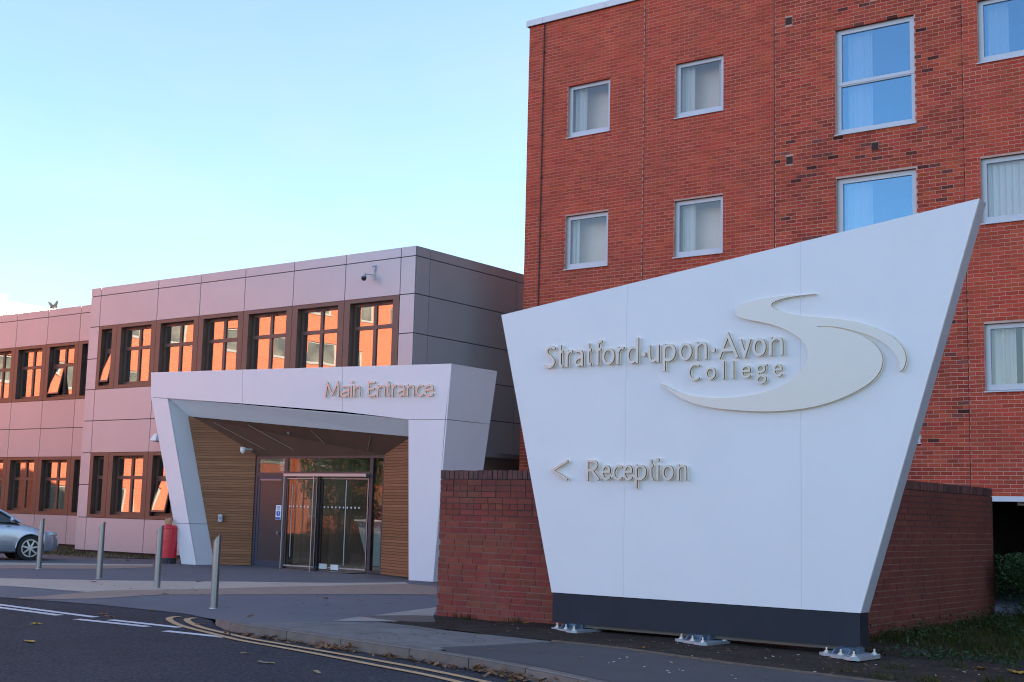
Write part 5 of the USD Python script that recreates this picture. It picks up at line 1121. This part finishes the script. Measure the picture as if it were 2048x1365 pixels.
LEAVES = [(-12.01, 7.99, ROAD_Z, .105, 'leaf_yellow', 'oval', 'flat yellow leaf on the road nearest the bottom left corner'),
          (-13.73, 9.20, ROAD_Z, .075, 'leaf_yellow', 'lobed', 'curled yellow leaf on the road below the white dashes at left'),
          (-14.50, 10.68, ROAD_Z, .075, 'leaf_orange', 'oval', 'orange leaf on the road just behind the white dashes'),
          (-14.05, 10.45, ROAD_Z, .07, 'leaf_orange', 'oval', 'orange leaf touching the gap between two white dashes'),
          (-12.55, 10.62, ROAD_Z, .07, 'leaf_orange', 'oval', 'orange leaf lying on the curled ends of the yellow lines'),
          (-12.25, 10.72, ROAD_Z, .045, 'leaf_tan', 'oval', 'tiny tan leaf between the yellow line end and the dropped kerb'),
          (-9.84, 8.92, ROAD_Z, .065, 'leaf_tan', 'lobed', 'pale tan leaf beside the double yellow lines, left one of a pair'),
          (-9.10, 8.50, ROAD_Z, .085, 'leaf_tan', 'oval', 'long tan leaf on the road, the nearer of the pair below the yellow lines'),
          (-8.33, 8.38, ROAD_Z, .06, 'leaf_tan', 'oval', 'tan leaf at the bottom picture edge below the yellow lines'),
          (-14.53, 11.48, None, .055, 'leaf_orange', 'oval', 'reddish leaf on the grey paving left of the nearest bollard'),
          (-15.99, 12.85, None, .06, 'leaf_tan', 'oval', 'tan leaf on the buff band between the two right bollards'),
          (-14.01, 14.20, None, .075, 'leaf_orange', 'lobed', 'brownish-red leaf on the grey paving in front of the entrance doors'),
          (-13.40, 14.30, None, .06, 'leaf_brown', 'oval', 'dark leaf on the paving in front of the right porch pier'),
          (-12.30, 11.19, None, .075, 'leaf_brown', 'oval', 'dark brown leaf on the paving just behind the rounded kerb end'),
          (-18.21, 15.38, None, .08, 'leaf_brown', 'oval', 'dark leaf at the back edge of the pale band right of the third bollard'),
          (-19.0, 13.75, None, .07, 'leaf_brown', 'oval', 'dark leaf on the pale band beside the second bollard'),
          (-6.95, 11.50, .012, .06, 'leaf_orange', 'lobed', 'orange-brown leaf on the soil left of the middle sign foot'),
          (-6.62, 11.80, .012, .055, 'leaf_orange', 'lobed', 'orange leaf on the soil against the middle sign foot'),
          (-3.60, 12.55, None, .15, 'leaf_yellow', 'lobed', 'big bright yellow leaf in the grass at the right picture edge'),
          (-3.95, 12.55, None, .085, 'leaf_orange', 'lobed', 'orange leaf in the grass left of the big yellow leaf'),
          (-9.35, 12.86, .03, .05, 'leaf_yellow', 'oval', 'yellow leaf at the foot of the brick wall left of the sign'),
          (-6.83, 9.35 - .14, ROAD_Z, .06, 'leaf_yellow', 'oval', 'yellow leaf in the gutter among the brown leaf litter')]
for i, (x, y, z, s, mm, kind, lab) in enumerate(LEAVES):
    v, f = leaf_mesh(kind, s, 100 + i); a = rng.uniform(0, 6.28); R = np.array([[math.cos(a), -math.sin(a), 0], [math.sin(a), math.cos(a), 0], [0, 0, 1]])
    zz = (wob(x, y) if x > -8 else zp(x, y) + .004) if z is None else z
    solo('fallen_leaf', (v @ R.T + [x, y, zz], f), mm, lab, 'leaf', 'fallen leaves')
# gutter litter along the kerb
lit = []
for k in range(520):
    s = L0 + rng.uniform(.2, 7.4); u = abs(rng.gauss(0, .07)) + .02
    pile = any(abs(s - c) < w for c, w in ((L0 + 4.75, .35), (L0 + 5.5, .42), (L0 + 6.3, .4), (L0 + 2.2, .3)))
    if not pile and rng.random() < .62: continue
    p0, p1 = np.array(line.interpolate(s - .02).coords[0]), np.array(line.interpolate(s + .02).coords[0]); t = (p1 - p0) / np.linalg.norm(p1 - p0)
    p = np.array(line.interpolate(s).coords[0]) - np.array([-t[1], t[0]]) * u
    v, f = leaf_mesh('oval' if k % 3 else 'lobed', rng.uniform(.02, .05), 1000 + k); e = [rng.uniform(-.55, .55), rng.uniform(-.55, .55), rng.uniform(0, 6.28)]
    R = trimesh.transformations.euler_matrix(*e)[:3, :3]; v = v @ R.T; v[:, 2] -= v[:, 2].min()
    lit.append((v + [p[0], p[1], ROAD_Z + .002 + (rng.uniform(0, .06) * max(0, 1 - u / .14) if pile else 0)], f))
solo('leaf_litter', join(lit), 'leaf_brown', 'brown leaf litter gathered in the gutter along the kerb', 'leaf litter', kind='stuff')
sc_ = []
for k in range(320):
    x, y = rng.uniform(-22, -10.9), rng.uniform(11.5, 18.5)
    if rng.random() < .55: x, y = rng.uniform(-9.5, -3.5), rng.uniform(10.0, 12.6)
    p = Point(x, y)
    if x > -10.9 and not (soil_poly.contains(p) or tarmac_poly.contains(p) or slab_poly.contains(p)): continue
    v, f = leaf_mesh('oval', rng.uniform(.010, .026), 3000 + k); a = rng.uniform(0, 6.28); R = np.array([[math.cos(a), -math.sin(a), 0], [math.sin(a), math.cos(a), 0], [0, 0, 1]])
    sc_.append((v @ R.T + [x, y, (zp(x, y) + .004) if x < -10.9 else (max(.008, wob(x, y)) + .002)], f))
solo('scattered_leaf_bits', join(sc_), 'leaf_brown', 'small dry leaf fragments scattered over the paving and soil', 'leaf litter', kind='stuff')
pl = []
for k in range(38):
    x, y = rng.uniform(-9, -3.6), rng.uniform(9.9, 12.2)
    if not (soil_poly.contains(Point(x, y)) or tarmac_poly.contains(Point(x, y))): continue
    v, f = leaf_mesh('oval', rng.uniform(.004, .016), 5000 + k); pl.append((v + [x, y, max(.008, wob(x, y)) + .002], f))
solo('pale_litter', join(pl), 'litter_pale', 'tiny pale scraps and petals on the footway in front of the sign', 'litter', kind='stuff')
